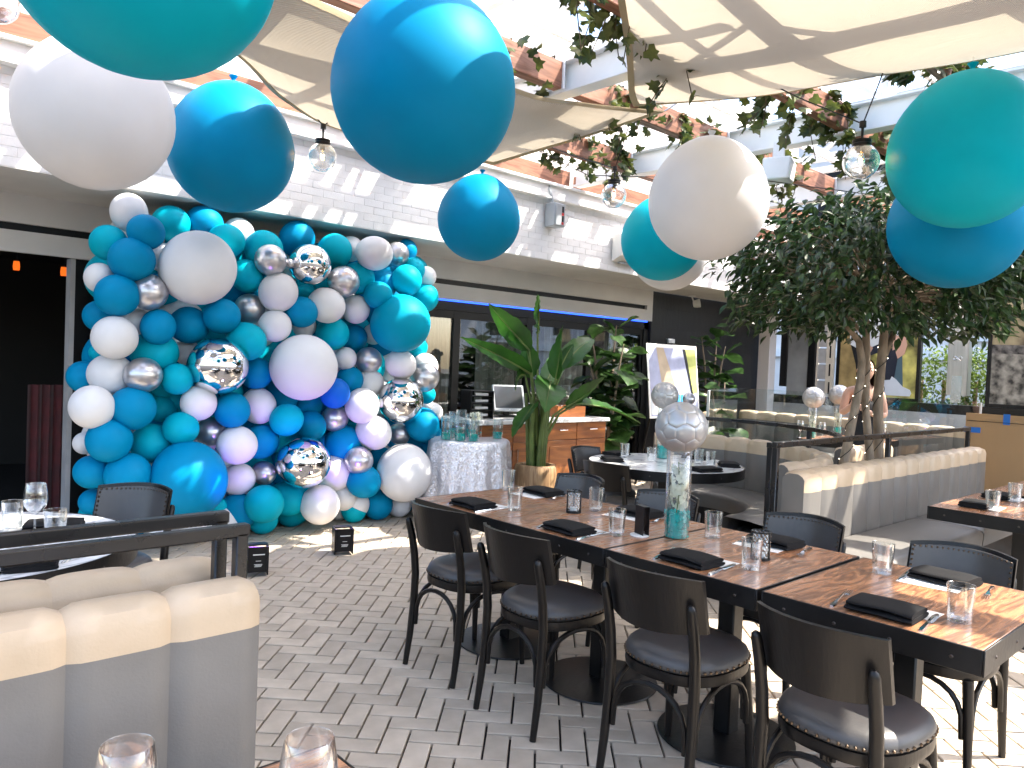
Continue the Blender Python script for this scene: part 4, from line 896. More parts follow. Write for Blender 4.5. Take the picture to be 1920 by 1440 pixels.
framed('street_poster', 'tall backlit poster of seated legs, white shirt and white sneaker behind the tree', 'poster', 4.42, 5.72, 1.14, 3.05, m_pbg, [
    ([(0, 0), (.3, 0), (.34, .30), (.2, .45), (.25, .6), (0, .62)], m_ptan, 'print_rocks'), ([(.70, .1), (.84, .1), (.80, .5), (.74, .55)], m_pste, 'print_jeans_leg'), ([(.0, .62), (.25, .6), (.2, 1), (0, 1)], m_pbl, 'print_shadow'),
    ([(.17, .44), (.40, .36), (.62, .42), (.86, .50), (.88, .62), (.66, .70), (.3, .62)], m_pnav, 'print_lap'), ([(.14, .46), (.36, .42), (.44, .20), (.40, .05), (.26, .05), (.22, .28)], m_pbl, 'print_left_leg'), ([(.60, .42), (.78, .44), (.72, .14), (.62, .14)], m_pnav, 'print_right_leg'),
    ([(.13, .46), (.30, .40), (.56, .48), (.62, .72), (.72, .98), (.25, .98), (.12, .72)], m_pwh, 'print_shirt'), ([(.24, .44), (.40, .38), (.44, .43), (.34, .48)], m_psk, 'print_hand'), ([(.66, .72), (.82, .60), (.84, .52), (.70, .52), (.6, .6)], m_pwh, 'print_sleeve'), ([(.69, .54), (.84, .54), (.87, .46), (.84, .38), (.76, .34), (.72, .42), (.69, .41)], m_psk, 'print_right_hand'),
    ([(.60, .02), (.93, .02), (.948, .045), (.93, .075), (.84, .10), (.755, .16), (.70, .185), (.68, .155), (.60, .15)], m_psh, 'print_sneaker')])
framed('street_poster', 'backlit poster of a person in light jeans above a dark stone wall', 'poster', 2.05, 3.52, 1.14, 3.05, m_pblur, [
    ([(0, 0), (1, 0), (1, .40), (0, .42)], m_psto, 'print_stone_wall'), ([(0, .40), (1, .38), (1, .455), (0, .47)], m_stone, 'print_coping'), ([(.40, .46), (.72, .46), (.78, .66), (.55, .72), (.44, .62)], m_pden, 'print_jeans'), ([(.44, .64), (.60, .70), (.66, .98), (.48, .98)], m_psk, 'print_arm')])
def post(name, label, y0, y1, m, z1=3.3, x=BX-.02, d=.16, cat='column'):
    o = tag(MB().cbox(0, 0, (z1-1.0)/2, d, y1-y0, z1-1.14, .006).build(name, m), label, cat); o.location = (x+d/2, (y0+y1)/2, 1.21); return o
o = post('steel_column', 'brushed steel column with a knot emblem between the two street posters', 3.74, 4.02, m_brushed, 3.4)
em = MB()
pts = [Vector((-.084, .055*math.sin(t)*1.0, .62+.028*math.sin(2*t))) for t in [i*2*math.pi/40 for i in range(41)]]; em.tube(pts, .006, 6, cap=False).build('emblem', m_steel, o)
MB().box(-.0835, -.0815, -.07, .07, -.04, .36).build('mirror_inlay', m_steel, o, smooth=False)
post('dark_column', 'dark metal mullion beside the white gate louvre', 6.06, 6.18, m_blackm); post('dark_column', 'dark metal mullion next to the bright doorway', 6.56, 6.68, m_blackm)
g2 = tag(MB().box(BX+.02, BX+.04, 6.18, 6.56, 1.14, 3.2).build('glass_door', M('frosted_panel', (.30, .31, .31), .25, var=.3, vs_=1.5), smooth=False), 'grey frosted glass door between two dark mullions', 'door')
o = thing('gate', 'beige gate panel with slotted louvre beside the tall poster', 'gate', (BX+.02, 5.90, 1.14)); MB().box(0, .05, -.15, -.02, 0, 2.0).box(0, .05, .12, .15, 0, 2.0).build('panel', m_beige, o, smooth=False)
for k in range(6): MB().box(.01, .03, -.02, .12, .02+k*.27, .02+k*.27+.25).build('louvre', m_ledge, o, smooth=False)
for k in range(5): MB().box(-.004, .002, -.10, -.075, .05+k*.3, .25+k*.3).build('slot', m_blackp, o, smooth=False)
o = tag(MB().cbox(0, 0, 1.45, .22, .22, 2.9, .01).build('white_column', m_pale), 'pale column at the end of the dark tiled wall', 'column'); o.location = (12.35, 6.86, 0)
# outside: hedges and street facade
def hedge(y0, y1, label, x0=13.3, x1=14.0, z1=1.98, n=2600):
    o = thing('hedge', label, 'hedge', (x0, (y0+y1)/2, 0)); lf = MB(); st = MB()
    for k in range(n):
        p = Vector((rnd(0, x1-x0), rnd(-(y1-y0)/2, (y1-y0)/2), rnd(.9, z1)+.08*math.sin(k))); q = Quaternion((rnd(-1, 1), rnd(-1, 1), rnd(-1, 1)), rnd(0, 6)).normalized(); s_ = rnd(.03, .06)
        lf.add([p+q @ (Vector(v)*s_) for v in ((0, -.7, 0), (.42, 0, .1), (0, 1, 0), (-.42, 0, .1))], [(0, 1, 2), (0, 2, 3)])
    for k in range(5): st.tube([(.3, -(y1-y0)/2+(y1-y0)*(k+.5)/5, 0), (.3, -(y1-y0)/2+(y1-y0)*(k+.5)/5, 1.5)], .03, 6)
    tag(lf.build('foliage', m_leafh, o, smooth=False, fix=False), kind='stuff'); st.build('stems', m_bark, o)
hedge(3.9, 5.6, 'sunlit green hedge left of the steel column'); hedge(2.6, 4.1, 'green hedge showing right of the steel column', n=2200)
fb = thing('street_building', 'pale building across the street beyond the hedges', 'building', (21, 4, 0)); MB().box(0, 6, -16, 16, 0, 9).build('wall', m_pale, fb, smooth=False)
for k in range(8):
    for zz in (2.6, 5.6):
        wnd = MB().box(-.05, .0, -14+k*3.7, -12.2+k*3.7, zz, zz+1.7).build('window', m_dark, fb, smooth=False); MB().box(-.10, -.02, -14.1+k*3.7, -12.1+k*3.7, zz-.12, zz-.002).build('sill', m_white, wnd, smooth=False)
MB().box(-.12, 0, -16, 16, 2.0, 2.25).build('band', m_white, fb, smooth=False)
# cardboard sheet with blue tape
o = thing('cardboard_sheet', 'brown cardboard panel with blue tape beside the long banquette', 'cardboard', (8.35, 1.42, 0), R(3)); MB().box(0, .012, -1.1, 1.06, 0, 1.19).build('sheet', m_card, o, smooth=False); MB().box(-.004, -.0005, -1.1, 1.05, 1.115, 1.12).build('fold', m_blackp, o, smooth=False)
for y, z, dy, dz in ((.72, 1.15, .028, .05), (.40, 1.145, .028, .06), (.05, 1.14, .03, .06), (1.0, 1.03, .07, .026), (.97, .80, .09, .026), (1.03, .60, .05, .028), (-.35, 1.14, .03, .06)): MB().box(-.0035, -.0005, y-dy, y+dy, z-dz, z+dz).build('tape', m_tape, o, smooth=False)
# glass partitions
for k, (xa, ya, xb, yb, lb) in enumerate(((9.75, 2.75, 9.75, 4.3, 'clear glass panel behind the far table, near the cardboard sheet'), (9.75, 4.33, 9.75, 5.9, 'clear glass panel behind the far table, beside the fig'), (7.95, 5.15, 9.6, 5.75, 'clear glass panel before the fiddle leaf fig and short booth'))):
    d = Vector((xb-xa, yb-ya, 0)); o = thing('glass_partition', lb, 'glass panel', ((xa+xb)/2, (ya+yb)/2, 0), math.atan2(d.y, d.x), 'clear glass partitions'); l = d.length
    MB().box(-l/2, l/2, -.006, .006, .05, 1.27).build('pane', m_clearp, o, smooth=False); MB().cbox(-l/2+.02, 0, .63, .02, .03, 1.26, .003).build('edge_post', m_brushed, o); MB().cbox(0, 0, .03, l, .04, .06, .003).build('shoe', m_blackm, o)
# ================================================================ PLANTS
def stump(x, y, r, h, label):
    o = thing('wooden_pot', label, 'pot', (x, y, 0), group='tree stump pots'); mb = MB()
    prof = [(.92, 0), (.98, .03), (1.0, h*.5), (1.02, h*.85), (.98, h-.02), (.92, h), (.74, h), (.70, h-.02), (.68, h-.06), (.0001, h-.06)]
    n = 40; vs_ = []
    for q, z in prof:
        for k in range(n):
            a = 2*math.pi*k/n; rr = r*q*(1+.035*math.sin(3*a+1)+.02*math.sin(7*a+z*9)); vs_.append((rr*math.cos(a), rr*math.sin(a), z))
    mb.add(vs_, [(i*n+k, i*n+(k+1) % n, (i+1)*n+(k+1) % n, (i+1)*n+k) for i in range(len(prof)-1) for k in range(n)]); mb.build('shell', m_stump, o)
    MB().lathe([(.0001, h-.055), (r*.70, h-.055)], 24).build('soil', m_stem, o); return o
def banana_leaf(o, base, mid, tip, w, twist=0., name='leaf', fold=.25, n=16):
    """blade on a curve base-mid-tip; petiole is built apart"""
    b, m_, t = Vector(base), Vector(mid), Vector(tip); vs_ = []; sec = 6
    def C(k): return (1-k)**2*b+2*k*(1-k)*m_+k*k*t
    up0 = None
    for i in range(n+1):
        k = i/n; d = (C(min(1, k+.02))-C(max(0, k-.02))).normalized(); side = d.cross(Vector((0, 0, 1)))
        side = side.normalized() if side.length > .05 else Vector((.7, -.7, 0)); side = Quaternion(d, twist) @ side; nrm = side.cross(d)
        wd = w*(math.sin(math.pi*min(1, (k*.98+.02))**.72))**.8*(1-.05*math.sin(k*23+w*40))
        if k > .999: wd = .002
        for j in range(sec+1):
            e = (j/sec)*2-1; vs_.append(C(k)+side*(wd*e)+nrm*(fold*wd*abs(e)**1.2+.006*math.sin(k*40+e*2)*abs(e)))
    fs_ = [(i*(sec+1)+j, i*(sec+1)+j+1, (i+1)*(sec+1)+j+1, (i+1)*(sec+1)+j) for i in range(n) for j in range(sec)]
    lf = MB().add(vs_, fs_).build(name, m_leafb, o, fix=False, ang=70)
    MB().tube([C(k/8)-Vector((0, 0, .003)) for k in range(9)], [.011-.0012*k for k in range(9)], 6).build('midrib', m_stalk, lf)
    return lf
stump(5.12, 5.16, .20, .54, 'pale tree stump pot holding the tall banana plant before the cabinet')
stump(5.72, 4.95, .17, .46, 'pale tree stump pot standing below the white round table rim')
bp_ = thing('banana_plant', 'tall banana plant with broad glossy leaves in the stump pot', 'plant', (5.12, 5.16, .47))
bpx = lambda x, y, z: (x-5.12, y-5.16, z-.47)
for k in range(11):
    a = k*2.4; r0 = .03+.05*((k*37) % 10)/10
    MB().tube([(r0*math.cos(a), r0*math.sin(a), 0), (r0*1.4*math.cos(a), r0*1.4*math.sin(a), .35), (r0*2.0*math.cos(a+.2), r0*2.0*math.sin(a+.2), .62+.12*(k % 3))], [.030, .024, .014], 8).build('stalk', m_stalk, bp_)
LV = [  # blade base, mid, tip, half width, twist (world coordinates)
    ((5.10, 5.2, 1.78), (5.12, 5.2, 2.05), (4.98, 5.1, 2.13), .085, 1.3), ((5.0, 5.2, 1.62), (4.82, 5.25, 1.78), (4.56, 5.3, 2.02), .12, .9), ((4.98, 5.15, 1.40), (4.68, 5.2, 1.55), (4.25, 5.3, 1.70), .10, .7),
    ((5.22, 5.05, 1.36), (5.22, 5.0, 1.62), (5.19, 4.96, 1.86), .155, 1.45), ((5.05, 5.2, 1.36), (5.0, 5.2, 1.55), (4.98, 5.25, 1.72), .10, 1.2), ((5.36, 5.1, 1.46), (5.58, 5.1, 1.72), (5.86, 5.15, 1.76), .115, .6),
    ((5.30, 5.1, 1.42), (5.40, 5.1, 1.6), (5.50, 5.1, 1.70), .06, .9), ((5.32, 5.0, 1.10), (5.50, 4.95, 1.16), (5.76, 4.9, 1.40), .135, -.9), ((5.45, 5.0, 1.12), (5.85, 4.95, 1.14), (6.35, 4.9, .92), .12, .3),
    ((5.1, 5.0, 1.32), (4.98, 4.9, 1.28), (4.86, 4.82, 1.06), .16, -.5), ((5.0, 5.1, 1.12), (4.8, 5.0, 1.02), (4.55, 4.9, .84), .115, .4), ((5.25, 5.25, 1.2), (5.5, 5.4, 1.5), (5.85, 5.5, 1.62), .11, .8), ((4.96, 5.2, 1.38), (4.86, 5.2, 1.42), (4.80, 5.15, 1.24), .07, 1.2)]
for b, m_, t, w_, tw in LV:
    banana_leaf(bp_, bpx(*b), bpx(*m_), bpx(*t), w_, tw); q = Vector(bpx(*b)); f0 = Vector((q.x*.12, q.y*.12, .25))
    MB().tube([f0, f0.lerp(q, .5)+Vector((0, 0, .10)), q], [.015, .012, .009], 7).build('petiole', m_stalk, bp_)
# fiddle leaf figs
def fig_leaf_mesh():
    vs_ = []; n, sec = 9, 6
    for i in range(n+1):
        k = i/n; w_ = .001+(.26*math.sin(math.pi*min(1, k*.55+.02))+.16*math.sin(math.pi*k)**2*(k > .35)+.12*k)*(1-k**7)**.5*1.05
        for j in range(sec+1):
            e = (j/sec)*2-1; vs_.append((w_*e, k, .10*abs(e)*w_*3+.05*math.sin(k*9)*abs(e)-.22*k*k))
    return MB().add(vs_, [(i*(sec+1)+j, i*(sec+1)+j+1, (i+1)*(sec+1)+j+1, (i+1)*(sec+1)+j) for i in range(n) for j in range(sec)]).mesh('leaf', m_leaff, fix=False, ang=70)
fgm = fig_leaf_mesh()
def fig(x, y, h0, h1, nst, nleaf, rad, label, size=(.24, .36)):
    o = thing('fiddle_leaf_fig', label, 'plant', (x, y, 0), group='fiddle leaf figs')
    for s_ in range(nst):
        a = s_*2.1+.4; top = Vector((rad*.5*math.cos(a), rad*.5*math.sin(a), h1-.12*s_)); pts = [Vector((.03*math.cos(a), .03*math.sin(a), .05)), Vector((top.x*.3, top.y*.3, h0)), top.lerp(Vector((0, 0, h0)), .3), top]; MB().tube(pts, [.022, .018, .013, .006], 7).build('stem', m_bark, o)
        for k in range(nleaf//nst):
            t = .12+.88*k/(nleaf/nst); zz = h0*.72+(top.z-h0*.72)*t; c = Vector((top.x*t, top.y*t, zz)); b = k*2.4+s_; el = rnd(-.35, .5)+.5*(t > .85)
            d = Vector((math.cos(b)*math.cos(el), math.sin(b)*math.cos(el), math.sin(el))); q = d.to_track_quat('Y', 'Z') @ Quaternion((0, 1, 0), rnd(-.5, .5)); sz = rnd(*size)*(1.05-.25*t)
            lf = link('leaf', fgm, o, c+d*.05); lf.rotation_mode = 'QUATERNION'; lf.rotation_quaternion = q; lf.scale = (sz, sz, sz)
    MB().lathe([(.0001, 0), (.15, 0), (.19, .32), (.17, .33), (.16, .28), (.0001, .27)], 28).build('pot', m_blackm, o); return o
fig(7.05, 5.95, .7, 2.0, 5, 95, .46, 'dark fiddle leaf fig between the cabinet and the poster easel', (.26, .40))
fig(9.9, 6.35, .8, 2.1, 3, 42, .40, 'fiddle leaf fig in front of the dark tiled wall', (.30, .44))
fig(8.9, 5.55, .55, 1.35, 2, 14, .3, 'low fiddle leaf plant behind the glass partition', (.26, .38))
# ficus tree
tr = thing('ficus_tree', 'ficus tree with three bare trunks and a wide dark leafy crown', 'tree', (6.6, 2.72, 0))
T = lambda x, z, y=2.72: Vector((x-6.6, y-2.72, z))
trunks = [([T(6.16, .12), T(6.20, .8), T(6.33, 1.17), T(6.43, 1.45), T(6.44, 1.62), T(6.36, 1.78), T(6.12, 1.90), T(5.85, 2.02)], [.075, .062, .055, .052, .05, .042, .03, .018]),
          ([T(6.70, .12), T(6.70, .82), T(6.55, 1.26), T(6.53, 1.62), T(6.48, 1.92), T(6.42, 2.2), T(6.5, 2.6)], [.068, .055, .05, .05, .047, .035, .015]),
          ([T(6.88, .12), T(6.88, .81), T(6.80, 1.35), T(6.84, 1.7), T(6.87, 1.99), T(6.90, 2.3), T(6.8, 2.7)], [.08, .07, .064, .06, .055, .035, .015]),
          ([T(6.84, 1.62), T(7.0, 1.82), T(7.16, 2.01), T(7.3, 2.2), T(7.6, 2.4)], [.045, .04, .036, .028, .012]), ([T(6.53, 1.72), T(6.66, 1.9, 2.8), T(6.74, 2.1, 2.95), T(6.7, 2.4, 3.2)], [.03, .026, .022, .01]),
          ([T(6.42, 1.85), T(6.2, 2.15, 2.9), T(5.9, 2.4, 3.2)], [.028, .02, .008]), ([T(6.87, 2.05), T(7.0, 2.3, 2.45), T(7.2, 2.55, 2.1)], [.03, .02, .008])]
trunks = [(p_, [q*.62 for q in r_]) for p_, r_ in trunks]
for pts, rs in trunks: MB().tube(pts, rs, 12).build('trunk', m_bark, tr, ang=80)
fe = MB(); tw = MB(); cl = []
crown_c = Vector((.04, -.02, 2.40)); RAD = Vector((1.02, 1.08, .56))
for k in range(260):
    while True:
        d = Vector((rnd(-1, 1), rnd(-1, 1), rnd(-.75, 1)))
        if d.length < 1: break
    d = d.normalized()*(d.length**.45)
    bump_ = 1+.16*math.sin(d.x*6+1)*math.cos(d.y*5)+.1*math.sin(d.z*9)
    cl.append(Vector((d.x*RAD.x, d.y*RAD.y, d.z*RAD.z))*bump_+crown_c)
for c in cl:
    r_ = c-crown_c; out = Vector((r_.x, r_.y, 0)); out = out.normalized() if out.length > .05 else Vector((1, 0, 0))
    tw.tube([crown_c.lerp(c, .35)-Vector((0, 0, .1)), crown_c.lerp(c, .75), c+out*.10-Vector((0, 0, .03))], [.008, .005, .002], 5)
    for j in range(27):
        p = c+Vector((rnd(-1, 1), rnd(-1, 1), rnd(-1, .8)))*.17; d = (out*rnd(.1, 1.0)+Vector((rnd(-.8, .8), rnd(-.8, .8), rnd(-1.3, .25)))).normalized()
        q = d.to_track_quat('Y', 'Z') @ Quaternion((0, 1, 0), rnd(-.9, .9)); s_ = rnd(.075, .125)
        fe.add([p+q @ (Vector(v)*s_) for v in ((0, 0, 0), (.21, .35, .05), (.20, .62, .04), (0, 1.05, -.12), (-.20, .62, .04), (-.21, .35, .05), (0, .5, -.03))], [(0, 1, 6), (1, 2, 6), (2, 3, 6), (3, 4, 6), (4, 5, 6), (5, 0, 6)])
cr_ = fe.build('crown', m_leaft, tr, smooth=False, fix=False); tag(cr_, kind='stuff'); tag(tw.build('twigs', m_bark, tr), kind='stuff')
fl = MB(); wr = MB()
for pts, rs in trunks[:3]:
    path = []
    for k in range(64):
        t = k/63*3.2; i = min(int(t), len(pts)-2); p = pts[i].lerp(pts[i+1], t-i); r_ = rs[i]+(rs[i+1]-rs[i])*(t-i)+.006; a = k*.42; path.append(p+Vector((r_*math.cos(a), r_*math.sin(a), 0)))
        if k % 6 == 3: fl.ball(tuple(path[-1]+Vector((math.cos(a), math.sin(a), 0))*.003), .0032, 6)
    wr.tube(path, .003, 5)
wr.build('fairy_light_wire', m_blackp, tr); tag(fl.build('fairy_light_bulbs', M('fairy_bulb', (1, .95, .85), .4, emis=(1, .9, .7), es=4), tr), kind='stuff')
pl_ = thing('planter', 'dark low planter box at the foot of the ficus trunks', 'planter', (6.6, 2.70, 0)); MB().box(-.6, .6, -.26, -.24, 0, .3).box(-.6, .6, .24, .26, 0, .3).box(-.6, -.58, -.239, .239, 0, .3).box(.58, .6, -.239, .239, 0, .3).build('side', m_blackm, pl_, smooth=False); MB().box(-.578, .578, -.238, .238, 0, .24).build('soil', m_stem, pl_, smooth=False)
# ================================================================ BALLOONS
def balloon_mb(n=36, k=26):
    pr_ = []
    for i in range(k+1):
        t = math.pi*i/k; z = -math.cos(t); r_ = math.sin(t)*(1-.05*((1+z)/2)**3)+1e-5; pr_.append((r_, z+.07*((1+z)/2)**5))
    return MB().lathe(pr_, n)
kn_mb = lambda: MB().lathe([(.03, 1.045), (.05, 1.075), (.026, 1.10), (.036, 1.12), (.07, 1.17), (.062, 1.178), (.0001, 1.14)], 12)
BM = {}
for key, mt in dict(W=m_white_b, B=m_blue_b, T=m_teal_b, A=m_azure_b, R=m_bluelit_b, S=m_silver_b, M=m_mirror_b).items(): BM[key] = balloon_mb().mesh('balloon', mt, fix=False, ang=180); 
KM = {k: kn_mb().mesh('knot', m.materials[0], ang=70) for k, m in BM.items()}
def floater(key, loc, r, label, ztop):
    o = link('balloon', BM[key], None, loc); tag(o, label, 'balloon', 'giant hanging balloons'); tx, ty = rnd(-.05, .05), rnd(-.05, .05); o.rotation_euler = (tx, ty, rnd(0, 6)); o.scale = (r, r, r)
    link('knot', KM[key], o)
    MB().tube([(0, 0, 1.15), (0, 0, max(1.2, (ztop-loc[2])/r))], .0012/r, 5).build('string', m_white, o)
floater('T', (.775, 2.67, 2.80), .428, 'giant teal balloon hanging highest, covering the white balloon', 3.5)
floater('W', (1.185, 4.81, 2.785), .415, 'giant white balloon before the brick over the dark doorway', 3.45)
floater('B', (2.15, 5.28, 2.88), .425, 'giant blue balloon touching the white one over the balloon wall', 3.43)
floater('B', (2.15, 3.03, 2.77), .437, 'largest looking blue balloon hanging alone under the shade sails', 3.45)
floater('B', (3.605, 4.335, 2.527), .303, 'small blue hanging balloon in front of the sunlit brick wall', 3.4)
floater('W', (4.83, 3.21, 2.73), .432, 'giant white balloon overlapping a turquoise one beside the ficus', 3.46)
floater('T', (5.44, 4.06, 2.61), .355, 'turquoise balloon partly hidden behind the white balloon', 3.55)
floater('W', (6.10, 4.46, 2.62), .37, 'white balloon peeking out below the turquoise one', 3.55)
floater('T', (4.88, 1.53, 2.80), .425, 'turquoise balloon with a blue one under it, above the ficus', 3.45)
floater('B', (5.62, 1.80, 2.535), .425, 'blue balloon half hidden below the turquoise balloon over the ficus', 3.55)
bwall = thing('balloon_wall', 'wall of blue, teal, white, silver and mirror balloons before the building', 'balloon wall', (3.0, 6.0, 0))
BAL = """W,1.701,5.97,2.455,0.124 T,2.047,6.13,2.446,0.129 B,1.768,5.8,2.308,0.121 B,2.296,6.13,2.481,0.139 T,1.574,5.97,2.22,0.12 B,1.68,5.8,2.102,0.145 W,2.002,6.13,2.179,0.106 W,2.111,5.726,2.089,0.266 T,2.411,5.97,2.349,0.129 W,2.574,6.13,2.448,0.119 T,2.586,5.97,2.095,0.121 W,1.522,5.97,1.968,0.099 B,1.592,5.8,1.845,0.133 S,1.802,5.8,1.885,0.121 B,1.979,6.13,1.97,0.092 B,1.565,6.13,1.705,0.104 W,1.583,5.8,1.552,0.142 B,1.868,5.8,1.644,0.118 W,1.787,5.97,1.68,0.088 B,2.148,5.97,1.675,0.135 B,2.328,5.8,1.752,0.124 S,2.616,5.97,1.837,0.114 T,1.902,5.97,1.458,0.155 T,2.524,5.8,1.572,0.145 T,1.571,6.13,1.442,0.065 W,2.196,6.13,1.467,0.096 T,2.72,5.97,2.323,0.142 S,2.702,5.8,2.221,0.114 B,3.085,6.13,2.474,0.146 M,3.042,5.799,2.23,0.162 T,3.358,5.97,2.389,0.141 W,3.612,6.13,2.457,0.103 W,3.652,5.8,2.397,0.147 S,4.005,5.97,2.449,0.101 B,4.215,6.13,2.521,0.099 T,4.187,5.97,2.32,0.108 T,4.001,5.8,2.198,0.134 W,4.34,5.97,2.275,0.094 T,4.329,5.97,2.077,0.127 S,3.36,5.8,2.12,0.122 T,3.594,5.97,2.18,0.138 B,3.873,5.97,2.166,0.124 A,3.706,5.8,2.037,0.119 A,3.906,5.729,1.8,0.261 W,2.775,5.8,1.975,0.144 B,2.978,5.8,1.834,0.12 W,3.204,5.8,1.907,0.146 W,3.587,5.97,1.907,0.123 W,2.756,5.8,1.707,0.123 W,3.174,6.13,1.735,0.099 W,2.978,5.722,1.384,0.272 T,3.367,5.97,1.68,0.132 B,3.675,6.13,1.659,0.116 W,3.501,5.97,1.468,0.096 S,3.74,5.97,1.46,0.117 W,3.881,6.13,1.703,0.091 T,4.368,6.13,1.604,0.107 W,3.971,5.8,1.435,0.129 W,4.373,5.97,1.424,0.117 T,3.175,6.13,2.002,0.079 T,3.341,6.13,2.1,0.081 S,2.868,5.8,2.214,0.037 B,1.474,6.13,1.264,0.103 W,1.61,5.97,1.29,0.142 S,1.776,5.8,1.294,0.122 T,2.01,5.8,1.27,0.113 W,1.452,5.8,1.07,0.138 B,1.711,5.8,1.059,0.146 T,2.009,6.13,1.033,0.106 W,2.173,5.8,1.095,0.121 B,2.689,5.97,1.321,0.124 T,2.048,5.8,0.906,0.119 B,1.566,5.8,0.836,0.145 W,1.496,6.13,0.785,0.077 T,1.898,5.97,0.785,0.135 S,2.339,5.97,0.859,0.107 B,2.429,5.8,1.038,0.129 W,2.718,5.97,1.056,0.136 B,2.091,5.718,0.54,0.277 W,2.478,5.8,0.764,0.144 B,2.748,5.97,0.763,0.137 B,1.506,5.97,0.597,0.111 B,1.695,5.8,0.585,0.143 B,1.557,6.13,0.356,0.088 B,1.643,5.97,0.374,0.101 S,1.792,5.8,0.36,0.13 W,2.569,5.97,0.47,0.122 S,2.783,5.97,0.506,0.095 T,2.712,5.8,0.284,0.145 B,2.577,5.97,0.212,0.137 T,2.786,5.97,0.12,0.116 T,2.412,5.97,0.254,0.075 S,1.991,5.97,0.116,0.112 W,2.202,5.97,0.119,0.115 W,2.456,5.97,0.138,0.134 T,2.035,6.13,0.11,0.106 T,2.028,6.13,1.188,0.084 T,2.537,6.13,1.167,0.102 T,2.122,6.13,1.104,0.085 M,2.298,5.769,1.373,0.204 S,4.243,5.8,1.325,0.126 T,4.389,5.97,1.156,0.088 M,3.974,5.779,1.109,0.19 W,3.79,5.8,1.088,0.042 W,4.502,6.13,1.047,0.075 W,4.602,6.13,0.961,0.099 B,4.242,5.8,0.882,0.146 B,4.444,5.97,0.78,0.111 R,3.312,5.8,1.172,0.122 B,3.552,5.97,1.278,0.114 W,3.761,5.97,1.253,0.117 W,3.583,5.8,1.062,0.144 S,3.418,5.97,0.942,0.109 W,3.712,5.8,0.826,0.144 S,4.102,5.97,0.783,0.093 T,2.882,5.8,0.953,0.125 B,3.189,5.97,0.882,0.119 B,3.245,6.13,1.062,0.125 B,2.989,6.13,1.129,0.134 M,3.032,5.771,0.599,0.201 B,3.512,5.97,0.72,0.147 S,3.569,5.8,0.583,0.124 W,3.429,5.97,0.463,0.146 B,3.627,5.8,0.397,0.141 W,4.01,5.734,0.456,0.255 B,4.507,5.97,0.641,0.104 S,4.507,5.97,0.444,0.107 T,4.571,6.13,0.186,0.098 B,4.397,6.13,0.69,0.112 W,3.531,5.97,0.241,0.117 W,3.669,5.97,0.159,0.112 B,3.892,5.97,0.139,0.135 W,4.127,5.97,0.111,0.107 T,3.004,5.97,0.275,0.138 W,3.21,5.8,0.23,0.153 T,3.121,6.13,0.133,0.129 B,3.413,6.13,0.138,0.134 W,3.585,6.13,0.093,0.089 T,3.643,5.97,0.112,0.108 B,4.011,6.13,0.528,0.115 B,3.402,6.13,0.714,0.087 T,3.679,6.13,0.888,0.09 T,4.255,6.13,0.213,0.147 B,4.296,6.13,0.114,0.11"""
spots = []
for e in BAL.split():
    k, x, y, z, r = e.split(','); spots.append((k, float(x), float(y), float(z), float(r)))
rr_ = random.Random(3)
for i in range(9):
    for j in range(8): spots.append((rr_.choice('BTBTW'), 1.72+i*.315+(.15 if j % 2 else 0), 6.34, .18+j*.305, .19))
for k, x, y, z, r in spots:
    o = link('balloon', BM[k], bwall, (x-3.0, y-6.0, z)); o.rotation_euler = (R(-90)+rnd(-.5, .5), rnd(-.5, .5), rnd(-.45, .45))
    r *= 1.065 if r < .25 else 1.0; o.scale = (r*rnd(.95, 1.05), r*rnd(.95, 1.05), r*rnd(.97, 1.08))
MB().tube([(-1.2, .4, 0), (-1.2, .4, 2.2), (1.2, .4, 2.2), (1.2, .4, 0)], .018, 8).tube([(-1.2, .2, .018), (-1.2, .6, .018)], .018, 8).tube([(1.2, .2, .018), (1.2, .6, .018)], .018, 8).build('stand_frame', m_white, bwall)
# small silver balloon on the far side of the round table
o = link('balloon', BM['S'], None, (5.75, 3.92, 1.235)); o.scale = (.055, .055, .055); tag(o, 'tiny silver balloon beside the soccer ball in the curved booth', 'balloon'); link('knot', KM['S'], o)
MB().tube([(0, 0, -1), (0, 0, -13.5)], .05, 6).build('stick', m_white, o)
# uplights on the paving
def uplight(x, y, rz, label, e=7):
    o = thing('uplight', label, 'uplight', (x, y, 0), rz, 'battery uplights')
    for s_ in (-1, 1): MB().cbox(s_*.066, 0, .105, .010, .13, .19, .002).build('side_panel', m_blackp, o)
    MB().cbox(0, -.058, .115, .121, .010, .17, .002).cbox(0, .03, .20, .121, .07, .008, .002).build('shell', m_blackp, o)
    MB().cbox(0, .01, .11, .11, .10, .12, .004).build('lamp_body', m_blackm, o); MB().box(-.045, .045, .03, .05, .171, .176).build('lens', M('purple_lens', (.3, .05, .8), .3, emis=(.45, .12, 1), es=2), o, smooth=False)
    pr_ = MB(); pr_.box(-.03, .045, -.0645, -.0632, .145, .152)
    for a, b, z in ((-.012, .022, .105), (-.022, .03, .082), (-.016, .028, .075), (-.02, .024, .068)): pr_.box(a, b, -.0645, -.0632, z, z+.003)
    tag(pr_.build('printed_text', m_paper, o, smooth=False), kind='stuff'); MB().box(-.0722, -.0712, -.03, .005, .10, .125).box(-.0722, -.0712, -.018, -.008, .128, .136).build('side_print', m_paper, o, smooth=False)
    ld = bpy.data.lights.new('uplight_beam', 'SPOT'); ld.energy = e; ld.color = (.42, .18, 1.0); ld.spot_size = R(75); ld.spot_blend = .8; ld.shadow_soft_size = .04
    lo = bpy.data.objects.new('uplight_beam', ld); col.objects.link(lo); lo.parent = o; lo.location = (0, .07, .19); lo.rotation_euler = Vector((0, -.72, -.7)).to_track_quat('Z', 'Y').to_euler()
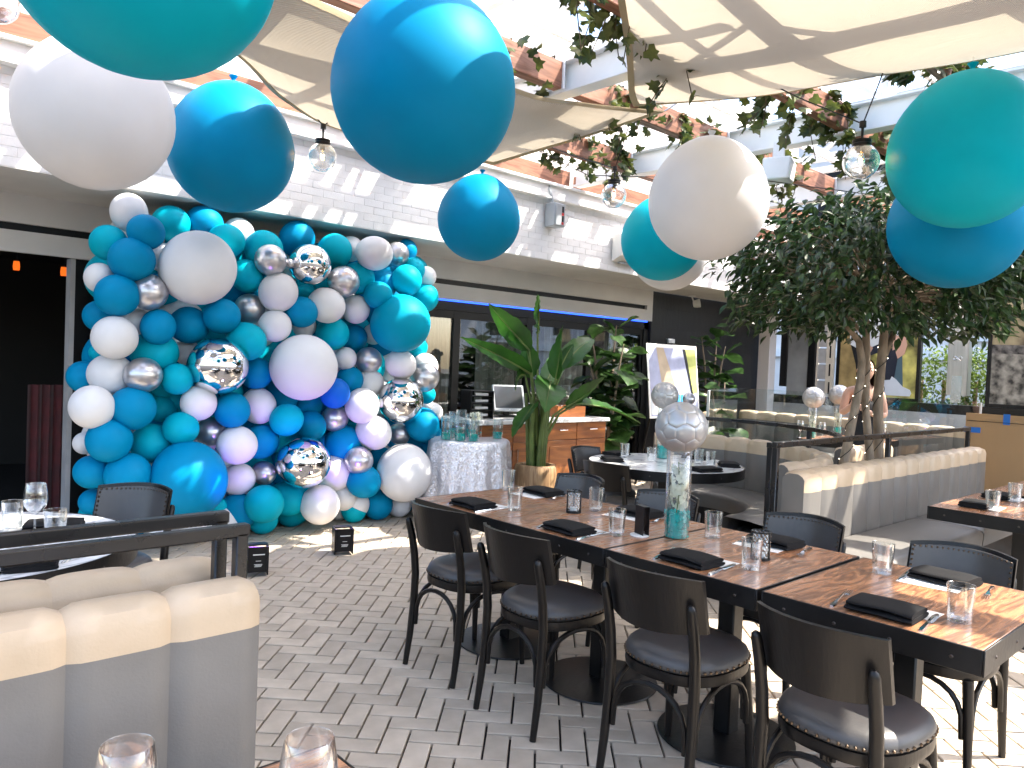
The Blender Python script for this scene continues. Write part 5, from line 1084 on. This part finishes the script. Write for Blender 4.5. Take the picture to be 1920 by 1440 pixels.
uplight(3.0, 5.06, R(-20), 'black battery uplight on the paving before the middle of the balloon wall'); uplight(2.25, 4.89, R(-20), 'black battery uplight beside the rail post, before the big blue wall balloon')

# ================================================================ CABINET, SEQUIN TABLE, EASEL
st_ = thing('sequin_table', 'round table under a silver sequin cloth beside the balloon wall', 'table', (4.62, 5.57, 0))
n = 96; vs_ = []; prof = [(.0001, .765), (.3, .765), (.372, .764), (.384, .755)]
def cr_fn(u, v):
    a = 2*math.pi*u
    if v < .18: k = v/.18; r_ = .02+.358*k; return (r_*math.cos(a), r_*math.sin(a), .765-.004*k*k)
    k = (v-.18)/.82; f = k**.8; r_ = .384+.03*k+f*(.045*math.sin(9*a+.6)+.022*math.sin(17*a+1.3)); return (r_*math.cos(a), r_*math.sin(a), .755-.752*k)
MB().grid(cr_fn, 160, 40).build('sequin_cloth', m_seq, st_, fix=True, ang=180); MB().lathe([(.0001, .72), (.36, .72), (.36, .752), (.0001, .752)], 32).tube([(0, 0, 0), (0, 0, .72)], .03, 10).build('table_frame', m_blackm, st_)
VS = thing('vase', 'v', 'vase', group='vases on the sequin table'); vase_mb(.05, .20).build('glass', m_vase, VS, ang=50); tag(gel(.044, .07, 60, .010).build('teal_gel', m_teal, VS, smooth=False, fix=False), kind='stuff')
VSK = Stock(VS)
for k, (x, y, s_) in enumerate(((4.39, 5.42, 1.0), (4.48, 5.34, .98), (4.86, 5.44, .95), (4.42, 5.62, 1.15), (4.55, 5.72, 1.2), (4.68, 5.62, 1.12), (4.79, 5.66, 1.15), (4.70, 5.80, 1.25), (4.32, 5.54, 1.05))):
    o = VSK.put((x, y, .7645), k, 'square topped clear vase with teal gel standing on the sequin cloth'); o.scale = (1, 1, s_)
for x, y in ((4.70, 5.60), (4.80, 5.64)):
    fm = MB(); ss = MB(); orchid(fm, ss, .05, .20, 4, .012); o = thing('orchid_sprig', 'short white orchid sprig in a vase on the sequin table', 'flower', (x-.015, y+.015, .79), group='orchid sprigs'); tag(fm.build('petals', m_petal, o, fix=False), kind='stuff'); ss.build('stem', m_stalk, o)
cb = thing('credenza', 'orange brown wooden cabinet with marble top and steel pulls', 'cabinet', (5.7, 5.62, 0)); wd = [(-.95, -.47), (-.47, 0), (0, .47), (.47, .95)]
MB().box(-.95, .95, .018, .62, .08, .88).build('carcass', m_cab, cb, smooth=False); MB().box(-.93, .93, .06, .6, 0, .08).build('plinth', m_blackm, cb, smooth=False); MB().cbox(0, .30, .90, 1.94, .68, .04, .004).build('marble_top', m_marble, cb)
for a, b in wd:
    d = MB().cbox((a+b)/2, .008, .785, b-a-.008, .02, .175, .003).build('drawer', m_cab, cb); c = (a+b)/2; MB().tube([(c-.06, -.03, .80), (c+.06, -.03, .80)], .006, 8).tube([(c-.05, -.03, .80), (c-.05, 0, .80)], .004, 6).tube([(c+.05, -.03, .80), (c+.05, 0, .80)], .004, 6).build('pull', m_steel, d)
    d = MB().cbox(c, .008, .39, b-a-.008, .02, .60, .003).build('door', m_cab, cb); MB().cbox(c, -.004, .39, b-a-.11, .008, .48, .003).build('door_panel', m_cab, d); hx = b-.045 if wd.index((a, b)) % 2 == 0 else a+.045; MB().tube([(hx, -.035, .47), (hx, -.035, .62)], .006, 8).tube([(hx, -.035, .48), (hx, 0, .48)], .004, 6).tube([(hx, -.035, .61), (hx, 0, .61)], .004, 6).build('handle', m_steel, d)
o = thing('order_terminal', 'grey touch screen order terminal tilted on the cabinet', 'terminal', (5.42, 5.92, .92), R(-25)); sc_ = MB().cbox(0, 0, 0, .34, .03, .29, .006).build('screen_case', m_ebox, o); sc_.location = (0, 0, .20); sc_.rotation_euler = (R(-24), 0, 0); MB().box(-.15, .15, -.0175, -.0155, -.115, .125).build('screen', m_screen, sc_, smooth=False); MB().cbox(0, -.0165, -.13, .012, .002, .008, .0005).build('button', m_paper, sc_)
MB().cbox(0, .06, .01, .22, .2, .02, .004).cbox(0, .06, .1, .06, .04, .18, .004).build('stand', m_blackp, o)
o = thing('letter_tray', 'black stacked letter trays on the cabinet, behind the vases', 'tray', (5.02, 5.95, .92), R(-15)); 
for q in (-.12, .12): MB().cbox(q, 0, .14, .012, .26, .28, .003).build('side', m_blackp, o)
for z in (.01, .08, .15, .22, .275): MB().cbox(0, 0, z, .23, .25, .008, .002).build('tray', m_blackp, o)
for z in (.04, .11, .18, .245): MB().box(-.08, .06, -.132, -.126, z-.012, z+.012).build('label_holder', m_ledge, o, smooth=False)
o = thing('receipt_printer', 'black receipt printer right of the order terminal', 'printer', (5.78, 5.98, .92), R(-10)); MB().cbox(0, 0, .07, .15, .2, .14, .012).build('body', m_blackp, o); MB().cbox(0, -.06, .143, .11, .06, .006, .002).build('paper_slot', m_ebox, o)
o = thing('wooden_caddy', 'reddish wooden caddy box on the marble top', 'box', (6.22, 5.86, .92), R(-6)); MB().box(-.2, .2, -.12, -.108, 0, .12).box(-.2, .2, .108, .12, 0, .12).box(-.2, -.188, -.1075, .1075, 0, .12).box(.188, .2, -.1075, .1075, 0, .12).box(-.006, .006, -.1075, .1075, 0, .12).build('tray', m_cab, o, smooth=False); MB().cbox(0, 0, .006, .37, .21, .01, .002).build('bottom', m_cab, o)
for x in (6.14, 6.30): tag(link('water_glass', tm_, None, (x, 5.86, .931)), 'glass standing in the wooden caddy on the cabinet', 'glass', 'glasses in the caddy')
# poster easel
o = thing('poster_easel', 'white framed event poster on an easel before the dark tiles', 'poster', (7.83, 5.52, 0), R(-4)); lean = R(-7)
bd = MB().cbox(0, 0, .45, .94, .012, .90, .003).build('board', m_paper, o); bd.location = (0, 0, .90); bd.rotation_euler = (lean, 0, 0)
m_e1 = M('print_sky', (.34, .37, .52), .5, var=.12); m_e2 = M('print_sand', (.42, .34, .24), .5, var=.15); m_e3 = M('print_lime', (.45, .5, .14), .5, var=.2); m_e4 = M('print_cyan', (.04, .30, .62), .5)
for k, (pl, mt, nm) in enumerate((([(.03, .03), (.97, .03), (.97, .95), (.03, .95)], m_e1, 'print_sky'), ([(.18, .95), (.32, .95), (.62, .2), (.60, .05), (.32, .05)], m_e2, 'print_beach'), ([(.76, .95), (.97, .95), (.97, .35), (.88, .33)], m_e3, 'print_palm'), ([(.70, .95), (.76, .95), (.88, .33), (.84, .33)], m_pbl, 'print_trunk'), ([(.03, .30), (.24, .24), (.3, .05), (.03, .05)], m_pwh, 'print_foam'))):
    ps = [(-.47+.94*a, .9*b) for a, b in pl]; nn = len(ps); d = -.0072-.0008*k; MB().add([(x, d, z) for x, z in ps]+[(x, -.006, z) for x, z in ps], [tuple(range(nn)), tuple(range(nn, 2*nn))[::-1]]+[(i, (i+1) % nn, nn+(i+1) % nn, nn+i) for i in range(nn)]).build(nm, mt, bd, smooth=False)
tcu = bpy.data.curves.new('poster_text', 'FONT'); tcu.body = 'MIA'; tcu.size = .26; tcu.extrude = .001; tcu.align_x = 'CENTER'; tcu.offset = .008; to = bpy.data.objects.new('poster_text', tcu); col.objects.link(to); to.parent = bd; to.location = (.12, -.0125, .10); to.rotation_euler = (R(90), 0, 0); tcu.materials.append(m_e4)
bpy.context.view_layer.update(); tme = bpy.data.meshes.new_from_object(to.evaluated_get(bpy.context.evaluated_depsgraph_get())); tmo = link('lettering', tme, bd, to.location, to.rotation_euler); bpy.data.objects.remove(to)
for s_ in (-1, 1): MB().tube([(s_*.36, .02, 0), (s_*.05, .15, 1.86)], .014, 8).build('leg', m_blackm, o)
MB().tube([(0, .6, 0), (0, .19, 1.83)], .014, 8).build('rear_leg', m_blackm, o); MB().cbox(0, -.03, .885, .8, .06, .02, .003).build('ledge', m_blackm, o); MB().cbox(0, .135, 1.84, .12, .05, .05, .003).build('clip', m_brushed, o)
# ================================================================ PERSON
def skin_body(name, chains, mat, parent, loc=(0, 0, 0), sub=2, rootv=0):
    """chains: lists of (x,y,z,r); coincident points are joined; grown with a skin modifier"""
    vs_, rs, es, idx = [], [], [], {}
    for ch in chains:
        prev = None
        for x, y, z, r in ch:
            key = (round(x, 3), round(y, 3), round(z, 3))
            if key not in idx: idx[key] = len(vs_); vs_.append((x, y, z)); rs.append(r)
            i = idx[key]
            if prev is not None and prev != i: es.append((prev, i))
            prev = i
    me = bpy.data.meshes.new(name); me.from_pydata(vs_, es, []); me.materials.append(mat); o = link(name, me, parent, loc)
    sk = o.modifiers.new('skin', 'SKIN'); sk.use_smooth_shade = True; lay = me.skin_vertices[0].data
    for i, r in enumerate(rs): lay[i].radius = r if isinstance(r, tuple) else (r, r)
    lay[rootv].use_root = True; ss = o.modifiers.new('sub', 'SUBSURF'); ss.levels = ss.render_levels = sub; return o
pr = thing('person', 'person in glasses and a dark strappy top holding up a phone behind the tree', 'person', (8.15, 3.40, 0), R(222))
# local +x faces the camera side; right hand raises the phone
body = [[(0, 0, .93, (.13, .15)), (0, 0, 1.05, (.10, .125)), (0, 0, 1.20, (.105, .14)), (0, 0, 1.32, (.09, .14)), (-.01, 0, 1.385, (.06, .08)), (.005, 0, 1.44, .047), (.015, 0, 1.49, .048)],
        [(0, 0, .93, .13), (.01, .095, .86, .085), (.02, .10, .48, .058), (0, .105, .10, .038), (.03, .105, .045, .035), (.12, .115, .03, .026)], [(0, 0, .93, .13), (.01, -.095, .86, .085), (.02, -.10, .48, .058), (0, -.105, .10, .038), (.03, -.105, .045, .035), (.12, -.115, .03, .026)],
        [(0, 0, 1.32, .12), (-.01, -.165, 1.355, .050), (.03, -.225, 1.11, .039), (.23, -.19, 1.20, .032), (.30, -.18, 1.31, .024)], [(0, 0, 1.32, .12), (-.01, .165, 1.355, .050), (.02, .21, 1.10, .038), (.20, .02, 1.12, .030), (.245, -.06, 1.16, .022)]]
skin_body('body', body, m_skin, pr)
def hand(base, up, fwd, side):
    b, u, f, s_ = Vector(base), Vector(up).normalized(), Vector(fwd).normalized(), Vector(side).normalized(); ch = []; p0 = b+u*.075
    ch.append([(*b, .022), (*(b+u*.035), .026), (*p0, .028)])
    for k, ln in enumerate((.062, .072, .068, .052)):
        a = p0+s_*(.027-.018*k)+u*.004; ch.append([(*p0, .026), (*a, .0095), (*(a+u*ln*.55+f*.006), .0088), (*(a+u*ln*.85+f*.024), .0078)])
    t = b+u*.03; ch.append([(*t, .022), (*(t+s_*.036+u*.012), .011), (*(t+s_*.048+u*.05+f*.012), .009)]); return ch
skin_body('right_hand', hand((.30, -.18, 1.31), (.15, .1, 1), (-.6, .4, .2), (0, 1, 0)), m_skin, pr); skin_body('left_hand', hand((.245, -.06, 1.16), (.3, -.9, .35), (-.5, -.2, .4), (0, -.1, 1)), m_skin, pr)
hd = MB(); N1, N2 = 28, 22
for j in range(N2+1):
    t = math.pi*j/N2
    for i in range(N1):
        a = 2*math.pi*i/N1; x, y, z = math.sin(t)*math.cos(a), math.sin(t)*math.sin(a), -math.cos(t); w_ = .072*(1-.22*max(0, -z)**1.5); X = .092*x*(1-.10*max(0, -z)); Y = w_*y; Z = .115*z
        if x > .5 and abs(y) < .22: X += .020*math.exp(-((Z+.012)/.022)**2)*(1-abs(y)/.22)     # nose
        if x > .4 and .2 < abs(y) < .62: X -= .008*math.exp(-((Z-.012)/.014)**2)               # eye sockets
        if x > .5 and abs(y) < .4: X += .005*math.exp(-((Z+.052)/.010)**2)                      # lips
        hd.v.append((X+.02, Y, Z+1.56))
hd.f = [(j*N1+i, j*N1+(i+1) % N1, (j+1)*N1+(i+1) % N1, (j+1)*N1+i) for j in range(N2) for i in range(N1)]; hd.m = [0]*len(hd.f); h_ = hd.build('head', m_skin, pr, ang=180)
for s_ in (-1, 1): MB().ball((.015, s_*.074, 1.56), .024, 10, sz=1.3).build('ear', m_skin, h_); MB().ball((.094, s_*.029, 1.572), .011, 10).build('eye', m_paper, h_)
MB().ball((.1, 0, 1.509), .016, 10, sz=.4).build('mouth', m_red, h_)
hr = MB(); hr.grid(lambda u, v: ((lambda a, t: (.005-.088*math.sin(t)*math.cos(a*1.0)*1.08+.012, .083*math.sin(t)*math.sin(a), 1.585+.105*math.cos(t)-(.16*max(0, v-.72)/.28)))((u-.5)*4.1, v*1.95)), 30, 18).build('hair', m_hair, pr, ang=180); MB().ball((-.075, 0, 1.60), .045, 12).build('hair_bun', m_hair, pr)
gl_ = MB()
for s_ in (-1, 1): gl_.tube([(.112, s_*.032+.025*math.cos(a), 1.571+.02*math.sin(a)) for a in [i*math.pi/8 for i in range(17)]], .0022, 5); gl_.tube([(.112, s_*.057, 1.575), (.02, s_*.078, 1.572)], .002, 5)
gl_.tube([(.112, -.008, 1.575), (.112, .008, 1.575)], .002, 5).build('glasses', m_blackp, pr)
skin_body('dress', [[(0, 0, .55, (.15, .19)), (0, 0, .75, (.15, .18)), (0, 0, .93, (.142, .165)), (0, 0, 1.05, (.113, .138)), (0, 0, 1.20, (.119, .152)), (0, 0, 1.27, (.108, .145))]], m_cloth, pr)
for s_ in (-1, 1): MB().tube([(.085, s_*.06, 1.25), (.04, s_*.085, 1.385), (-.07, s_*.07, 1.36), (-.085, s_*.05, 1.25)], .007, 6).build('strap', m_cloth, pr)
ph = thing('phone', 'phone in a pale case held up by the person behind the tree', 'phone', (0, 0, 0)); ph.matrix_world = Matrix.Translation((8.15, 3.40, 0)) @ Matrix.Rotation(R(222), 4, 'Z') @ Matrix.Translation((.335, -.155, 1.43)) @ Matrix.Rotation(R(-15), 4, 'Y') @ Matrix.Rotation(R(-20), 4, 'X')
MB().cbox(0, 0, 0, .010, .075, .15, .004).build('case', m_beige, ph); MB().box(-.0062, -.0052, -.034, .034, -.07, .07).build('screen', m_screen, ph, smooth=False); MB().cbox(.0058, .018, .05, .003, .028, .03, .001).build('camera_bump', m_blackp, ph)
